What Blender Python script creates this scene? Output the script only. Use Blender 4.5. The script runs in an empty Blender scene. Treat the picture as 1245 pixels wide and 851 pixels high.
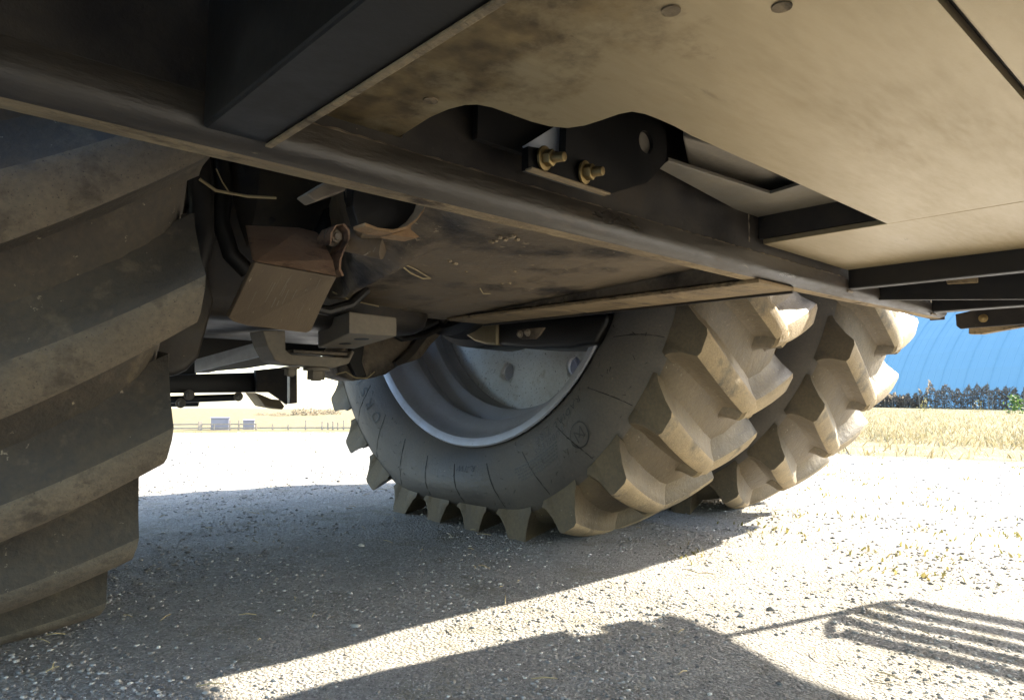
import bpy, bmesh, math, random
import numpy as np
from mathutils import Vector, Matrix, noise as mnoise

random.seed(7); RNG = np.random.default_rng(7)
S = bpy.context.scene
COL = S.collection
PI = math.pi

# ---------------------------------------------------------------- camera
CAM_H, F_PX, YAW, PITCH, ROLL = 0.428, 850.0, 0.838, 0.067, 0.012
FWD = Vector((math.cos(YAW)*math.cos(PITCH), math.sin(YAW)*math.cos(PITCH), math.sin(PITCH)))
R0 = Vector((math.sin(YAW), -math.cos(YAW), 0)); U0 = R0.cross(FWD)
RGT = R0*math.cos(ROLL)+U0*math.sin(ROLL); UPV = U0*math.cos(ROLL)-R0*math.sin(ROLL)
EYE = Vector((0, 0, CAM_H))
cam = bpy.data.cameras.new('camera'); co = bpy.data.objects.new('camera', cam); COL.objects.link(co)
co.matrix_world = Matrix(((RGT.x, UPV.x, -FWD.x, 0), (RGT.y, UPV.y, -FWD.y, 0), (RGT.z, UPV.z, -FWD.z, CAM_H), (0, 0, 0, 1)))
cam.sensor_width = 36; cam.sensor_fit = 'HORIZONTAL'; cam.lens = 36*F_PX/1245
cam.clip_start = 0.02; cam.clip_end = 8000
S.camera = co

# ---------------------------------------------------------------- light
SUN = Vector((2.0, -0.32, 1.0)).normalized()      # direction towards the sun
w = bpy.data.worlds.new('World'); S.world = w; w.use_nodes = True
nt = w.node_tree; bg = nt.nodes['Background']
sky = nt.nodes.new('ShaderNodeTexSky'); sky.sky_type = 'NISHITA'; sky.sun_disc = False
sky.sun_elevation = math.asin(SUN.z); sky.sun_rotation = math.atan2(SUN.x, SUN.y)
sky.dust_density = 1.2; sky.air_density = 1.0
nt.links.new(sky.outputs[0], bg.inputs[0]); bg.inputs[1].default_value = 0.148
sl = bpy.data.lights.new('sun', 'SUN'); sl.energy = 4.3; sl.angle = math.radians(0.5); sl.color = (1.0, 0.90, 0.73)
so = bpy.data.objects.new('sun', sl); COL.objects.link(so)
so.rotation_euler = SUN.to_track_quat('Z', 'Y').to_euler(); so.location = (20, -3, 12)
S.view_settings.view_transform = 'Standard'; S.view_settings.look = 'None'
S.view_settings.gamma = 1; S.view_settings.use_curve_mapping = False
S.view_settings.exposure = 2.68
try:
    S.cycles.use_denoising = True
    S.cycles.max_bounces = 10; S.cycles.diffuse_bounces = 7; S.cycles.glossy_bounces = 4
    S.cycles.sample_clamp_indirect = 6
except Exception: pass

# ---------------------------------------------------------------- helpers
def P(px, py, X=None, Y=None, Z=None):
    """where the sight line through a measured photo point meets a plane of the machine"""
    d = FWD + RGT*((px-622)/F_PX) - UPV*((py-425.5)/F_PX)
    if X is not None: t = X/d.x
    elif Y is not None: t = Y/d.y
    else: t = (Z-CAM_H)/d.z
    return EYE + d*t

class MB:
    def __init__(s): s.v = []; s.f = []; s.m = []
    def add(s, vs, fs, m=0):
        o = len(s.v); s.v += [tuple(q) for q in vs]; s.f += [tuple(i+o for i in f) for f in fs]; s.m += [m]*len(fs); return s
    def box(s, x0, x1, y0, y1, z0, z1, m=0):
        return s.add([(x0,y0,z0),(x1,y0,z0),(x1,y1,z0),(x0,y1,z0),(x0,y0,z1),(x1,y0,z1),(x1,y1,z1),(x0,y1,z1)],
                     [(0,3,2,1),(4,5,6,7),(0,1,5,4),(1,2,6,5),(2,3,7,6),(3,0,4,7)], m)
    def prism(s, pts, vec, m=0):
        pts = [Vector(q) for q in pts]; n = len(pts); vec = Vector(vec)
        nrm = Vector((0,0,0))
        for i in range(n): nrm += pts[i].cross(pts[(i+1) % n])
        if nrm.dot(vec) > 0: pts.reverse()
        return s.add(pts+[q+vec for q in pts], [tuple(range(n)), tuple(range(2*n-1, n-1, -1))] +
                     [(i, i+n, (i+1) % n+n, (i+1) % n) for i in range(n)], m)
    def tube(s, path, r, n=10, m=0, caps=True):
        path = [Vector(q) for q in path]; k = len(path)
        rs = r if isinstance(r, (list, tuple)) else [r]*k
        vs = []; up = Vector((0, 0, 1))
        for i, q in enumerate(path):
            t = (path[min(i+1, k-1)]-path[max(i-1, 0)]).normalized()
            a = t.cross(up if abs(t.z) < .95 else Vector((1, 0, 0))).normalized(); b = a.cross(t)
            vs += [q+(a*math.cos(2*PI*j/n)+b*math.sin(2*PI*j/n))*rs[i] for j in range(n)]
        fs = [(i*n+j, i*n+(j+1) % n, (i+1)*n+(j+1) % n, (i+1)*n+j) for i in range(k-1) for j in range(n)]
        if caps: fs += [tuple(range(n-1, -1, -1)), tuple(range((k-1)*n, k*n))]
        return s.add(vs, fs, m)
    def ribbon(s, path, wvec, tvec, m=0):
        """a bent flat bar: path swept with width and thickness vectors"""
        path = [Vector(q) for q in path]; wv = Vector(wvec)/2; tv = tvec if callable(tvec) else (lambda i: Vector(tvec))
        vs = []
        for i, q in enumerate(path):
            t = tv(i); vs += [q-wv, q+wv, q+wv+t, q-wv+t]
        k = len(path)
        fs = [(i*4+j, i*4+(j+1) % 4, i*4+4+(j+1) % 4, i*4+4+j) for i in range(k-1) for j in range(4)]
        fs += [(3, 2, 1, 0), tuple(range(4*k-4, 4*k))]
        return s.add(vs, fs, m)
    def lathe(s, prof, n=96, a0=0, a1=2*PI, m=0):
        """profile of (x, r) turned about the x axis; m may be one index or one per profile step"""
        full = abs(a1-a0-2*PI) < 1e-6; k = len(prof); c = n if full else n+1
        vs = [(x, r*math.sin(a0+(a1-a0)*i/n), -r*math.cos(a0+(a1-a0)*i/n)) for i in range(c) for x, r in prof]
        o = len(s.v); s.v += vs
        for i in range(n):
            i2 = (i+1) % c
            for j in range(k-1):
                s.f.append((o+i*k+j, o+i*k+j+1, o+i2*k+j+1, o+i2*k+j)); s.m.append(m if isinstance(m, int) else m[j])
        return s
    def build(s, name, mats, parent=None, bevel=0, smooth=False, seg=2, fix=True):
        me = bpy.data.meshes.new(name); me.from_pydata(s.v, [], s.f); 
        for q in (mats if isinstance(mats, (list, tuple)) else [mats]): me.materials.append(q)
        me.polygons.foreach_set('material_index', s.m)
        if fix:
            bm = bmesh.new(); bm.from_mesh(me); bmesh.ops.recalc_face_normals(bm, faces=bm.faces)
            if bevel:
                es = [e for e in bm.edges if len(e.link_faces) == 2 and e.calc_face_angle(0) > 0.5]
                if es: bmesh.ops.bevel(bm, geom=es, offset=bevel, segments=seg, affect='EDGES', profile=.5, clamp_overlap=True)
            bm.to_mesh(me); bm.free()
        me.update()
        if smooth: me.shade_smooth() if hasattr(me, 'shade_smooth') else me.polygons.foreach_set('use_smooth', [True]*len(me.polygons))
        return link(name, me, parent)
def link(name, me, parent=None):
    o = bpy.data.objects.new(name, me); COL.objects.link(o)
    if parent is not None: put(o, parent)
    return o
def put(o, parent):
    """parent keeping world coordinates (parents are only ever translated)"""
    o.parent = parent; off = Vector((0, 0, 0)); q = parent
    while q is not None: off += q.location; q = q.parent
    o.matrix_parent_inverse = Matrix.Translation(-off)
def smooth_by_angle(o, ang=.6):
    me = o.data; me.shade_smooth()
    bm = bmesh.new(); bm.from_mesh(me)
    for e in bm.edges: e.smooth = len(e.link_faces) != 2 or e.calc_face_angle(0) < ang
    bm.to_mesh(me); bm.free()
def empty(name, loc=(0, 0, 0), parent=None):
    o = bpy.data.objects.new(name, None); COL.objects.link(o); o.location = loc; o.empty_display_size = .1
    if parent is not None: put(o, parent); 
    return o
def tag(o, label, cat, group=None):
    o['label'] = label; o['category'] = cat
    if group: o['group'] = group
    return o

# ---------------------------------------------------------------- materials
def lin(c): return tuple(((v/255)/12.92 if v/255 <= .04045 else ((v/255+.055)/1.055)**2.4) for v in c)+(1,)
def mat(name, base, dust=None, amt=.5, scale=6, soft=.25, rough=.6, rough_d=.95, bump=.2, bscale=60, metal=0, spec=.5,
        speck=None, speck_amt=.0, speck_scale=90, stretch=(1, 1, 1), stain=None, stain_amt=0, stain_scale=3, fine=.3, lumps=0, lump_scale=22):
    m = bpy.data.materials.new(name); m.use_nodes = True
    N = m.node_tree.nodes; L = m.node_tree.links; b = N['Principled BSDF']
    tc = N.new('ShaderNodeTexCoord'); mp = N.new('ShaderNodeMapping'); mp.inputs['Scale'].default_value = stretch
    L.new(tc.outputs['Object'], mp.inputs['Vector'])
    def noise(sc, det=6, ro=.6):
        n = N.new('ShaderNodeTexNoise'); n.inputs['Scale'].default_value = sc; n.inputs['Detail'].default_value = det
        n.inputs['Roughness'].default_value = ro; L.new(mp.outputs[0], n.inputs['Vector']); return n.outputs['Fac']
    def rng(src, a, c, o0=0, o1=1):
        r = N.new('ShaderNodeMapRange'); r.inputs[1].default_value = a; r.inputs[2].default_value = c
        r.inputs[3].default_value = o0; r.inputs[4].default_value = o1; L.new(src, r.inputs[0]); return r.outputs[0]
    def mix(f, a, c):
        x = N.new('ShaderNodeMix'); x.data_type = 'RGBA'
        if hasattr(f, 'links') or not isinstance(f, (int, float)): L.new(f, x.inputs[0])
        else: x.inputs[0].default_value = f
        for k, q in ((6, a), (7, c)):
            if isinstance(q, tuple): x.inputs[k].default_value = q
            else: L.new(q, x.inputs[k])
        return x.outputs[2]
    col = base if len(base) == 4 else base+(1,)
    rgh = None
    if dust:
        f = rng(noise(scale), 1-amt-soft-.05, 1-amt+soft-.05)
        fn = rng(noise(bscale, 3), .3, .7, 1-fine, 1+fine)
        mu = N.new('ShaderNodeMath'); mu.operation = 'MULTIPLY'; mu.use_clamp = True; L.new(f, mu.inputs[0]); L.new(fn, mu.inputs[1])
        col = mix(mu.outputs[0], col, dust if len(dust) == 4 else dust+(1,))
        rgh = rng(mu.outputs[0], 0, 1, rough, rough_d)
    if stain:
        col = mix(rng(noise(stain_scale, 8, .65), 1-stain_amt-.08, 1-stain_amt+.06), col, stain if len(stain) == 4 else stain+(1,))
    if speck:
        col = mix(rng(noise(speck_scale, 4, .7), 1-speck_amt-.02, 1-speck_amt+.03), col, speck if len(speck) == 4 else speck+(1,))
    if isinstance(col, tuple): b.inputs['Base Color'].default_value = col
    else: L.new(col, b.inputs['Base Color'])
    if rgh is not None: L.new(rgh, b.inputs['Roughness'])
    else: b.inputs['Roughness'].default_value = rough
    b.inputs['Metallic'].default_value = metal
    b.inputs['Specular IOR Level'].default_value = spec
    if bump:
        bp = N.new('ShaderNodeBump'); bp.inputs['Strength'].default_value = bump; bp.inputs['Distance'].default_value = .004
        L.new(noise(bscale, 5, .7), bp.inputs['Height']); L.new(bp.outputs[0], b.inputs['Normal'])
        if lumps:
            b2 = N.new('ShaderNodeBump'); b2.inputs['Strength'].default_value = lumps; b2.inputs['Distance'].default_value = .012
            L.new(noise(lump_scale, 4, .6), b2.inputs['Height']); L.new(b2.outputs[0], bp.inputs['Normal'])
    return m

RUST = (.16, .075, .03); DUST = (.30, .245, .165); MUD = (.22, .165, .10)
M = {}
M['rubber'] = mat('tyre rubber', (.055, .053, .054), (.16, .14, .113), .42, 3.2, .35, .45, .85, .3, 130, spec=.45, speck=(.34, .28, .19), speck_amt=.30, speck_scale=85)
M['rubber_near'] = mat('shaded muddy rubber', (.026, .025, .025), (.105, .086, .062), .50, 6, .3, .5, .92, .5, 110, speck=(.32, .27, .19), speck_amt=.32, speck_scale=60, lumps=.5, stain=(.13, .105, .072), stain_amt=.36, stain_scale=26)  # mud over a darker rubber: the near tyre's shade is in the colour
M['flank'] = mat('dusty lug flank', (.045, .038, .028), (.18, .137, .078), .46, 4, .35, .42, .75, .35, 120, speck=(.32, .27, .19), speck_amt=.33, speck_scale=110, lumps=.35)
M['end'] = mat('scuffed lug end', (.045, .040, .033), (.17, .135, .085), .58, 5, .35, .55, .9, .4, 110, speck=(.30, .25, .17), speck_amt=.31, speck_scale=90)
M['crown_near'] = mat('shaded muddy lug crown', (.088, .072, .054), (.20, .163, .115), .5, 8, .35, .75, .95, .6, 150, speck=(.05, .042, .035), speck_amt=.36, speck_scale=330, lumps=.6, stain=(.085, .07, .052), stain_amt=.40, stain_scale=24)  # muddy crown, toned down to carry the near tyre's shade
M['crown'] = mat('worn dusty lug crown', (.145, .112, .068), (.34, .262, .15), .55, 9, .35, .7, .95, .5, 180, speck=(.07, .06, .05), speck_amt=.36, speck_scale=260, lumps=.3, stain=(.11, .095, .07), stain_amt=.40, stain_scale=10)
M['letter'] = mat('moulded lettering', (.012, .012, .012), None, rough=.5, bump=0)
M['silver'] = mat('silver rim paint', (.45, .465, .52), (.34, .33, .33), .35, 7, .3, .30, .6, .08, 90, metal=.15, speck=(.04, .035, .03), speck_amt=.30, speck_scale=90)
M['disc'] = mat('speckled disc paint', (.66, .68, .70), (.50, .47, .42), .4, 6, .3, .36, .7, .1, 90, metal=.1, speck=(.03, .026, .022), speck_amt=.37, speck_scale=130, stain=(.40,.37,.32), stain_amt=.36, stain_scale=16)
M['tank'] = mat('dusty aluminium plate', (.43, .35, .215), (.35, .275, .155), .45, 2.2, .35, .29, .48, .10, 22, metal=.55, stretch=(1, 5, 1), stain=(.25, .20, .12), stain_amt=.25, stain_scale=6, speck=(.17, .135, .08), speck_amt=.27, speck_scale=13)
def add_side_dirt_shade(m, x0, x1, col, thr):  # dirt patches plus painted darkening where less light reaches the plate
    N = m.node_tree.nodes; L = m.node_tree.links; b = N['Principled BSDF']; src = b.inputs['Base Color'].links[0].from_socket
    tc = N.new('ShaderNodeTexCoord'); sp = N.new('ShaderNodeSeparateXYZ'); L.new(tc.outputs['Object'], sp.inputs[0])
    r = N.new('ShaderNodeMapRange'); r.inputs[1].default_value = x0; r.inputs[2].default_value = x1; r.inputs[3].default_value = .42; r.inputs[4].default_value = -.12; L.new(sp.outputs[0], r.inputs[0])
    n = N.new('ShaderNodeTexNoise'); n.inputs['Scale'].default_value = 17; n.inputs['Detail'].default_value = 9; n.inputs['Roughness'].default_value = .68; L.new(tc.outputs['Object'], n.inputs['Vector'])
    a = N.new('ShaderNodeMath'); a.operation = 'ADD'; L.new(r.outputs[0], a.inputs[0]); L.new(n.outputs['Fac'], a.inputs[1])
    f = N.new('ShaderNodeMapRange'); f.inputs[1].default_value = thr; f.inputs[2].default_value = thr+.22; L.new(a.outputs[0], f.inputs[0])
    n2 = N.new('ShaderNodeTexNoise'); n2.inputs['Scale'].default_value = 38; n2.inputs['Detail'].default_value = 5; L.new(tc.outputs['Object'], n2.inputs['Vector'])
    cr = N.new('ShaderNodeValToRGB'); cr.color_ramp.elements[0].position = .35; cr.color_ramp.elements[0].color = col+(1,); cr.color_ramp.elements[1].position = .75; cr.color_ramp.elements[1].color = (.34, .25, .12, 1); L.new(n2.outputs['Fac'], cr.inputs[0])
    x = N.new('ShaderNodeMix'); x.data_type = 'RGBA'; L.new(f.outputs[0], x.inputs[0]); L.new(src, x.inputs[6]); L.new(cr.outputs[0], x.inputs[7]); L.new(x.outputs[2], b.inputs['Base Color'])
add_side_dirt_shade(M['tank'], .34, .60, (.12, .085, .045), .66)
M['paint'] = mat('black chassis paint', (.014, .012, .012), (.075, .058, .038), .28, 7, .3, .42, .85, .25, 70, speck=(.24, .18, .11), speck_amt=.27, speck_scale=70, stain=(.05, .036, .022), stain_amt=.36, stain_scale=8)
M['black'] = mat('clean black paint', (.007, .0065, .0065), (.03, .025, .02), .25, 5, .3, .4, .8, .1, 60)
M['dusty'] = mat('dust caked steel', (.10, .07, .042), (.38, .285, .16), .52, 14, .3, .5, .95, .8, 45, lumps=.6, lump_scale=60, stain=(.05, .035, .022), stain_amt=.37, stain_scale=24, stretch=(.4, 1, 1))
M['beam'] = mat('dust filmed steel tube', (.018, .014, .011), (.07, .052, .033), .36, 6, .3, .22, .8, .25, 90, stretch=(.35, 1.5, 1.5), stain=(.09, .06, .033), stain_amt=.33, stain_scale=14, spec=.8, speck=(.26, .2, .12), speck_amt=.27, speck_scale=50)
M['cast'] = mat('oily casting', (.095, .075, .056), (.25, .195, .13), .5, 3, .35, .28, .75, .45, 75, speck=(.36, .29, .19), speck_amt=.33, speck_scale=45, stain=(.03, .024, .02), stain_amt=.42, stain_scale=5)
M['rust'] = mat('rusted plate', (.23, .12, .065), (.34, .22, .135), .5, 16, .3, .7, .95, .6, 120, stretch=(1, 1, 2), stain=(.07, .04, .025), stain_amt=.38, stain_scale=12)
M['scraped'] = mat('scraped grey plate', (.115, .084, .055), (.20, .152, .098), .5, 5, .35, .5, .85, .3, 90, stretch=(6, 1, 1), speck=(.40, .35, .26), speck_amt=.33, speck_scale=18)
M['greysteel'] = mat('dusty grey steel', (.16, .14, .115), (.30, .26, .20), .5, 8, .3, .45, .85, .25, 80)
M['skylit_steel'] = mat('steel tinted with sky light', (.80, .82, .84), (.55, .55, .55), .4, 9, .3, .35, .7, .15, 60, metal=0)  # steel raised in tone to stand in for light from the sky
M['shelf'] = mat('bare shelf steel', (.20, .185, .155), (.26, .225, .165), .45, 8, .3, .3, .7, .2, 40, metal=.4)
M['orange'] = mat('rust stained clamp', (.20, .105, .045), (.32, .21, .11), .5, 20, .3, .7, .95, .4, 120)
M['brass'] = mat('yellow zinc bolt', (.42, .30, .12), (.24, .17, .08), .4, 40, .3, .3, .6, .1, 200, metal=.7)
M['decal'] = mat('white decal', (.62, .64, .68), (.45, .45, .44), .3, 20, .3, .5, .8, 0)
M['ink_hole_black'] = mat('decal ink and hole black', (.02, .02, .025), None, rough=.6, bump=0)
M['straw'] = mat('straw', (.42, .34, .19), None, rough=.8, bump=0)
M['mud'] = mat('dried mud', (.26, .20, .125), (.40, .32, .21), .5, 30, .3, .95, .98, .8, 90)
M['galv'] = mat('white plastic label', (.8, .8, .8), None, rough=.5, bump=0)

# ================================================================ the setting: ground
def smooth(a, b, x):
    t = min(1, max(0, (x-a)/(b-a))); return t*t*(3-2*t)
def ground_z(x, y):
    r = math.hypot(x, y); az = math.degrees(math.atan2(y, x))
    left = smooth(38, 50, az)*smooth(175, 120, az)
    z = 0.0
    if r > 8.4 and left > 0:
        d = -2.55*(1-math.exp(-(r-8.4)/15.0))
        if r > 60: d -= .0146*(min(r, 420)-60)
        if r > 420: d -= .023*(r-420)
        z += d*left
    if r < 40:
        z += .012*mnoise.noise(Vector((x*.9, y*.9, 3)))*smooth(.3, 2, r)+.004*mnoise.noise(Vector((x*5, y*5, 1)))
    return z
def gravel_material():
    m = bpy.data.materials.new('gravel ground'); m.use_nodes = True
    N = m.node_tree.nodes; L = m.node_tree.links; b = N['Principled BSDF']; b.inputs['Roughness'].default_value = .95
    b.inputs['Specular IOR Level'].default_value = .2
    tc = N.new('ShaderNodeTexCoord'); o = tc.outputs['Object']
    def noise(sc, d=6, r=.6):
        n = N.new('ShaderNodeTexNoise'); n.inputs['Scale'].default_value = sc; n.inputs['Detail'].default_value = d
        n.inputs['Roughness'].default_value = r; L.new(o, n.inputs['Vector']); return n.outputs['Fac']
    def ramp(src, stops):
        r = N.new('ShaderNodeValToRGB'); L.new(src, r.inputs[0]); e = r.color_ramp.elements
        while len(e) < len(stops): e.new(.5)
        for k, (p, c) in enumerate(stops): e[k].position = p; e[k].color = c+(1,)
        return r.outputs[0]
    def mixc(f, a, c):
        x = N.new('ShaderNodeMix'); x.data_type = 'RGBA'; L.new(f, x.inputs[0]); L.new(a, x.inputs[6]); L.new(c, x.inputs[7]); return x.outputs[2]
    vo = N.new('ShaderNodeTexVoronoi'); vo.inputs['Scale'].default_value = 150; L.new(o, vo.inputs['Vector'])
    hs = N.new('ShaderNodeSeparateColor'); L.new(vo.outputs['Color'], hs.inputs[0])
    stones = ramp(hs.outputs[0], [(0, (.22, .21, .20)), (.5, (.36, .345, .32)), (1, (.52, .50, .47))])
    fines = ramp(noise(2.2), [(.3, (.29, .275, .25)), (.7, (.43, .415, .385))])
    g = mixc(ramp(noise(30, 4), [(.4, (.25,)*3), (.6, (.75,)*3)]), fines, stones)
    # dead moss and weed film between the stones
    g2 = N.new('ShaderNodeMix'); g2.data_type = 'RGBA'; L.new(ramp(noise(5.5, 8, .75), [(.52, (0,)*3), (.62, (.40,)*3)]), g2.inputs[0]); L.new(g, g2.inputs[6]); g2.inputs[7].default_value = (.17, .15, .075, 1)
    # far: dry grass
    sx = N.new('ShaderNodeVectorMath'); sx.operation = 'LENGTH'; L.new(o, sx.inputs[0])
    nd = N.new('ShaderNodeMath'); nd.operation = 'MULTIPLY_ADD'; L.new(noise(.5), nd.inputs[0]); nd.inputs[1].default_value = 3.5; L.new(sx.outputs['Value'], nd.inputs[2])
    sp = N.new('ShaderNodeSeparateXYZ'); L.new(o, sp.inputs[0])
    # the grass edge: nearer on the side of the blue building
    ed = N.new('ShaderNodeMath'); ed.operation = 'DIVIDE'; L.new(sp.outputs[1], ed.inputs[0]); L.new(sp.outputs[0], ed.inputs[1])
    eg = N.new('ShaderNodeMapRange'); eg.inputs[1].default_value = .5; eg.inputs[2].default_value = 1.4; eg.inputs[3].default_value = 7.6; eg.inputs[4].default_value = 30; L.new(ed.outputs[0], eg.inputs[0])
    sb = N.new('ShaderNodeMath'); sb.operation = 'SUBTRACT'; L.new(nd.outputs[0], sb.inputs[0]); L.new(eg.outputs[0], sb.inputs[1])
    gf = N.new('ShaderNodeMapRange'); gf.inputs[1].default_value = -.3; gf.inputs[2].default_value = .6; L.new(sb.outputs[0], gf.inputs[0])
    grass = ramp(noise(1.3, 8, .7), [(.3, (.13, .10, .045)), (.5, (.19, .155, .075)), (.7, (.25, .215, .125))])
    L.new(mixc(gf.outputs[0], g2.outputs[2], grass), b.inputs['Base Color'])
    bp = N.new('ShaderNodeBump'); bp.inputs['Strength'].default_value = 1.0; bp.inputs['Distance'].default_value = .006
    mh = N.new('ShaderNodeMath'); mh.operation = 'SUBTRACT'; L.new(noise(85, 6, .75), mh.inputs[0]); L.new(vo.outputs['Distance'], mh.inputs[1])
    L.new(mh.outputs[0], bp.inputs['Height']); L.new(bp.outputs[0], b.inputs['Normal'])
    return m
def build_ground():
    rs = [0]+list(.12*1.028**np.arange(0, 260)); rs = [r for r in rs if r < 60]+[60*1.12**k for k in range(0, 40)]
    n = 540; vs = [(0, 0, 0)]; fs = []
    for r in rs[1:]:
        for i in range(n):
            a = 2*PI*i/n; x = r*math.cos(a); y = r*math.sin(a); vs.append((x, y, ground_z(x, y)))
    for i in range(n): fs.append((0, 1+i, 1+(i+1) % n))
    for k in range(len(rs)-2):
        o = 1+k*n
        for i in range(n): j = (i+1) % n; fs.append((o+i, o+n+i, o+n+j, o+j))
    me = bpy.data.meshes.new('ground'); me.from_pydata(vs, [], fs); me.materials.append(gravel_material()); me.shade_smooth()
    o = link('ground', me); o['kind'] = 'structure'; return o
build_ground()

def pebble_material():
    m = bpy.data.materials.new('loose gravel'); m.use_nodes = True
    N = m.node_tree.nodes; L = m.node_tree.links; b = N['Principled BSDF']; b.inputs['Roughness'].default_value = .9
    ge = N.new('ShaderNodeNewGeometry'); r = N.new('ShaderNodeValToRGB'); L.new(ge.outputs['Random Per Island'], r.inputs[0])
    e = r.color_ramp.elements
    for q in range(3): e.new(.5)
    for k, (p, c) in enumerate([(0, (.15, .145, .14)), (.3, (.27, .26, .245)), (.6, (.37, .355, .335)), (.88, (.47, .455, .43)), (1, (.68, .66, .62))]): e[k].position = p; e[k].color = c+(1,)
    L.new(r.outputs[0], b.inputs['Base Color']); return m
def stones(n, smin, smax, pw, base, tri, rmax, sink, clump):
    r = .5*(rmax/.5)**(RNG.random(n)**1.12); az = YAW+np.radians(RNG.uniform(-46, 46, n)); x = r*np.cos(az); y = r*np.sin(az)
    if clump:
        keep = np.array([RNG.random() < .55+1.3*mnoise.noise(Vector((p*2.6, q*2.6, 9))) for p, q in zip(x, y)]); x, y, r = x[keep], y[keep], r[keep]; n = len(x)
    sz = (smin+(smax-smin)*RNG.random(n)**pw)*np.clip(.75+r*.26, .8, 2.2)
    V = base[None]*(1+.35*RNG.uniform(-1, 1, (n, len(base), 1)))*sz[:, None, None]
    V[:, :, 0] *= RNG.uniform(.8, 1.5, n)[:, None]; V[:, :, 2] *= RNG.uniform(.45, .85, n)[:, None]
    a = RNG.uniform(0, 2*PI, n); c, s = np.cos(a)[:, None], np.sin(a)[:, None]
    gz = np.array([ground_z(p, q) for p, q in zip(x, y)])
    co = np.stack([V[:, :, 0]*c-V[:, :, 1]*s+x[:, None], V[:, :, 0]*s+V[:, :, 1]*c+y[:, None], V[:, :, 2]+(gz+sz*sink)[:, None]], -1).reshape(-1, 3)
    return co, (tri[None]+np.arange(n)[:, None, None]*len(base)).reshape(-1, 3)
def build_gravel():
    b1 = np.array([(1,0,0),(-1,0,0),(0,1,0),(0,-1,0),(0,0,1),(0,0,-.6),(.6,.6,.45),(-.6,.55,.5),(.55,-.6,.5),(-.55,-.6,.4)], float)
    t1 = np.array([(0,6,4),(6,2,4),(2,7,4),(7,1,4),(1,9,4),(9,3,4),(3,8,4),(8,0,4),(0,2,6),(2,1,7),(1,3,9),(3,0,8),(2,0,5),(1,2,5),(3,1,5),(0,3,5)])
    b2 = np.array([(1,0,0),(-.5,.8,0),(-.5,-.8,0),(.1,.05,.8)], float); t2 = np.array([(0,1,3),(1,2,3),(2,0,3)])
    sets = [stones(75000, .0012, .0046, 3.2, b1, t1, 9, .08, True), stones(260000, .0009, .0026, 2.0, b2, t2, 5, -.05, False), stones(110, .004, .008, 2.0, b1, t1, 7, .1, False)]
    off = 0; cs = []; fs = []
    for c, f in sets: cs.append(c); fs.append(f+off); off += len(c)
    co = np.concatenate(cs); F = np.concatenate(fs)
    me = bpy.data.meshes.new('gravel'); me.vertices.add(len(co)); me.vertices.foreach_set('co', co.astype(np.float32).ravel())
    me.loops.add(F.size); me.loops.foreach_set('vertex_index', F.astype(np.int32).ravel())
    me.polygons.add(len(F)); me.polygons.foreach_set('loop_start', np.arange(0, F.size, 3, dtype=np.int32)); me.polygons.foreach_set('loop_total', np.full(len(F), 3, np.int32))
    me.update(calc_edges=True); me.materials.append(pebble_material())
    o = link('gravel', me); o['kind'] = 'stuff'
    tag(o, 'loose grey gravel scattered over the yard', 'gravel')
build_gravel()

def leaf_material(name, cols, trans=.35):
    m = bpy.data.materials.new(name); m.use_nodes = True
    N = m.node_tree.nodes; L = m.node_tree.links; b = N['Principled BSDF']; b.inputs['Roughness'].default_value = .8
    ge = N.new('ShaderNodeNewGeometry'); r = N.new('ShaderNodeValToRGB'); L.new(ge.outputs['Random Per Island'], r.inputs[0])
    e = r.color_ramp.elements
    while len(e) < len(cols): e.new(.5)
    for k, c in enumerate(cols): e[k].position = k/(len(cols)-1); e[k].color = c+(1,)
    L.new(r.outputs[0], b.inputs['Base Color'])
    t = N.new('ShaderNodeBsdfTranslucent'); L.new(r.outputs[0], t.inputs[0]); x = N.new('ShaderNodeMixShader'); x.inputs[0].default_value = trans
    L.new(b.outputs[0], x.inputs[1]); L.new(t.outputs[0], x.inputs[2]); L.new(x.outputs[0], N['Material Output'].inputs[0]); return m
def blades(name, pts, h0, h1, wd, material, lean=.5, parent=None):
    mb = MB()
    for (x, y, z) in pts:
        h = random.uniform(h0, h1); a = random.uniform(0, 2*PI); lx = random.gauss(0, lean)*h; ly = random.gauss(0, lean)*h
        ww = wd*random.uniform(.6, 1.3); dx, dy = math.cos(a)*ww, math.sin(a)*ww
        mb.add([(x-dx, y-dy, z-.01), (x+dx, y+dy, z-.01), (x+lx*.5+dx*.7, y+ly*.5+dy*.7, z+h*.6), (x+lx*.5-dx*.7, y+ly*.5-dy*.7, z+h*.6), (x+lx, y+ly, z+h)],
               [(0, 1, 2, 3), (3, 2, 4)])
    return mb.build(name, material, parent, fix=False)
def sector(n, r0, r1, a0, a1, power=1.0):
    out = []
    for _ in range(n):
        r = r0+(r1-r0)*random.random()**power; a = math.radians(random.uniform(a0, a1)); x, y = r*math.cos(a), r*math.sin(a)
        out.append((x, y, ground_z(x, y)))
    return out
STRAWG = leaf_material('dry grass', [(.16, .125, .055), (.23, .19, .10), (.31, .27, .165), (.18, .16, .07)])
def grass_edge(): 
    pts = []
    for (x, y, z) in sector(26000, 6.2, 46, 6, 36, 1.7):
        r = math.hypot(x, y)
        if r < 8.5+1.5*mnoise.noise(Vector((x*.8, y*.8, 7))) and random.random() < .93: continue
        pts.append((x, y, z))
    return pts
g = blades('dry_grass', grass_edge(), .025, .10, .006, STRAWG, .7); g['kind'] = 'stuff'; tag(g, 'strip of short dry yellow grass before the blue building', 'grass')
WEED = leaf_material('weeds', [(.10, .10, .03), (.20, .18, .06), (.28, .23, .10)])
wp = []
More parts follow.
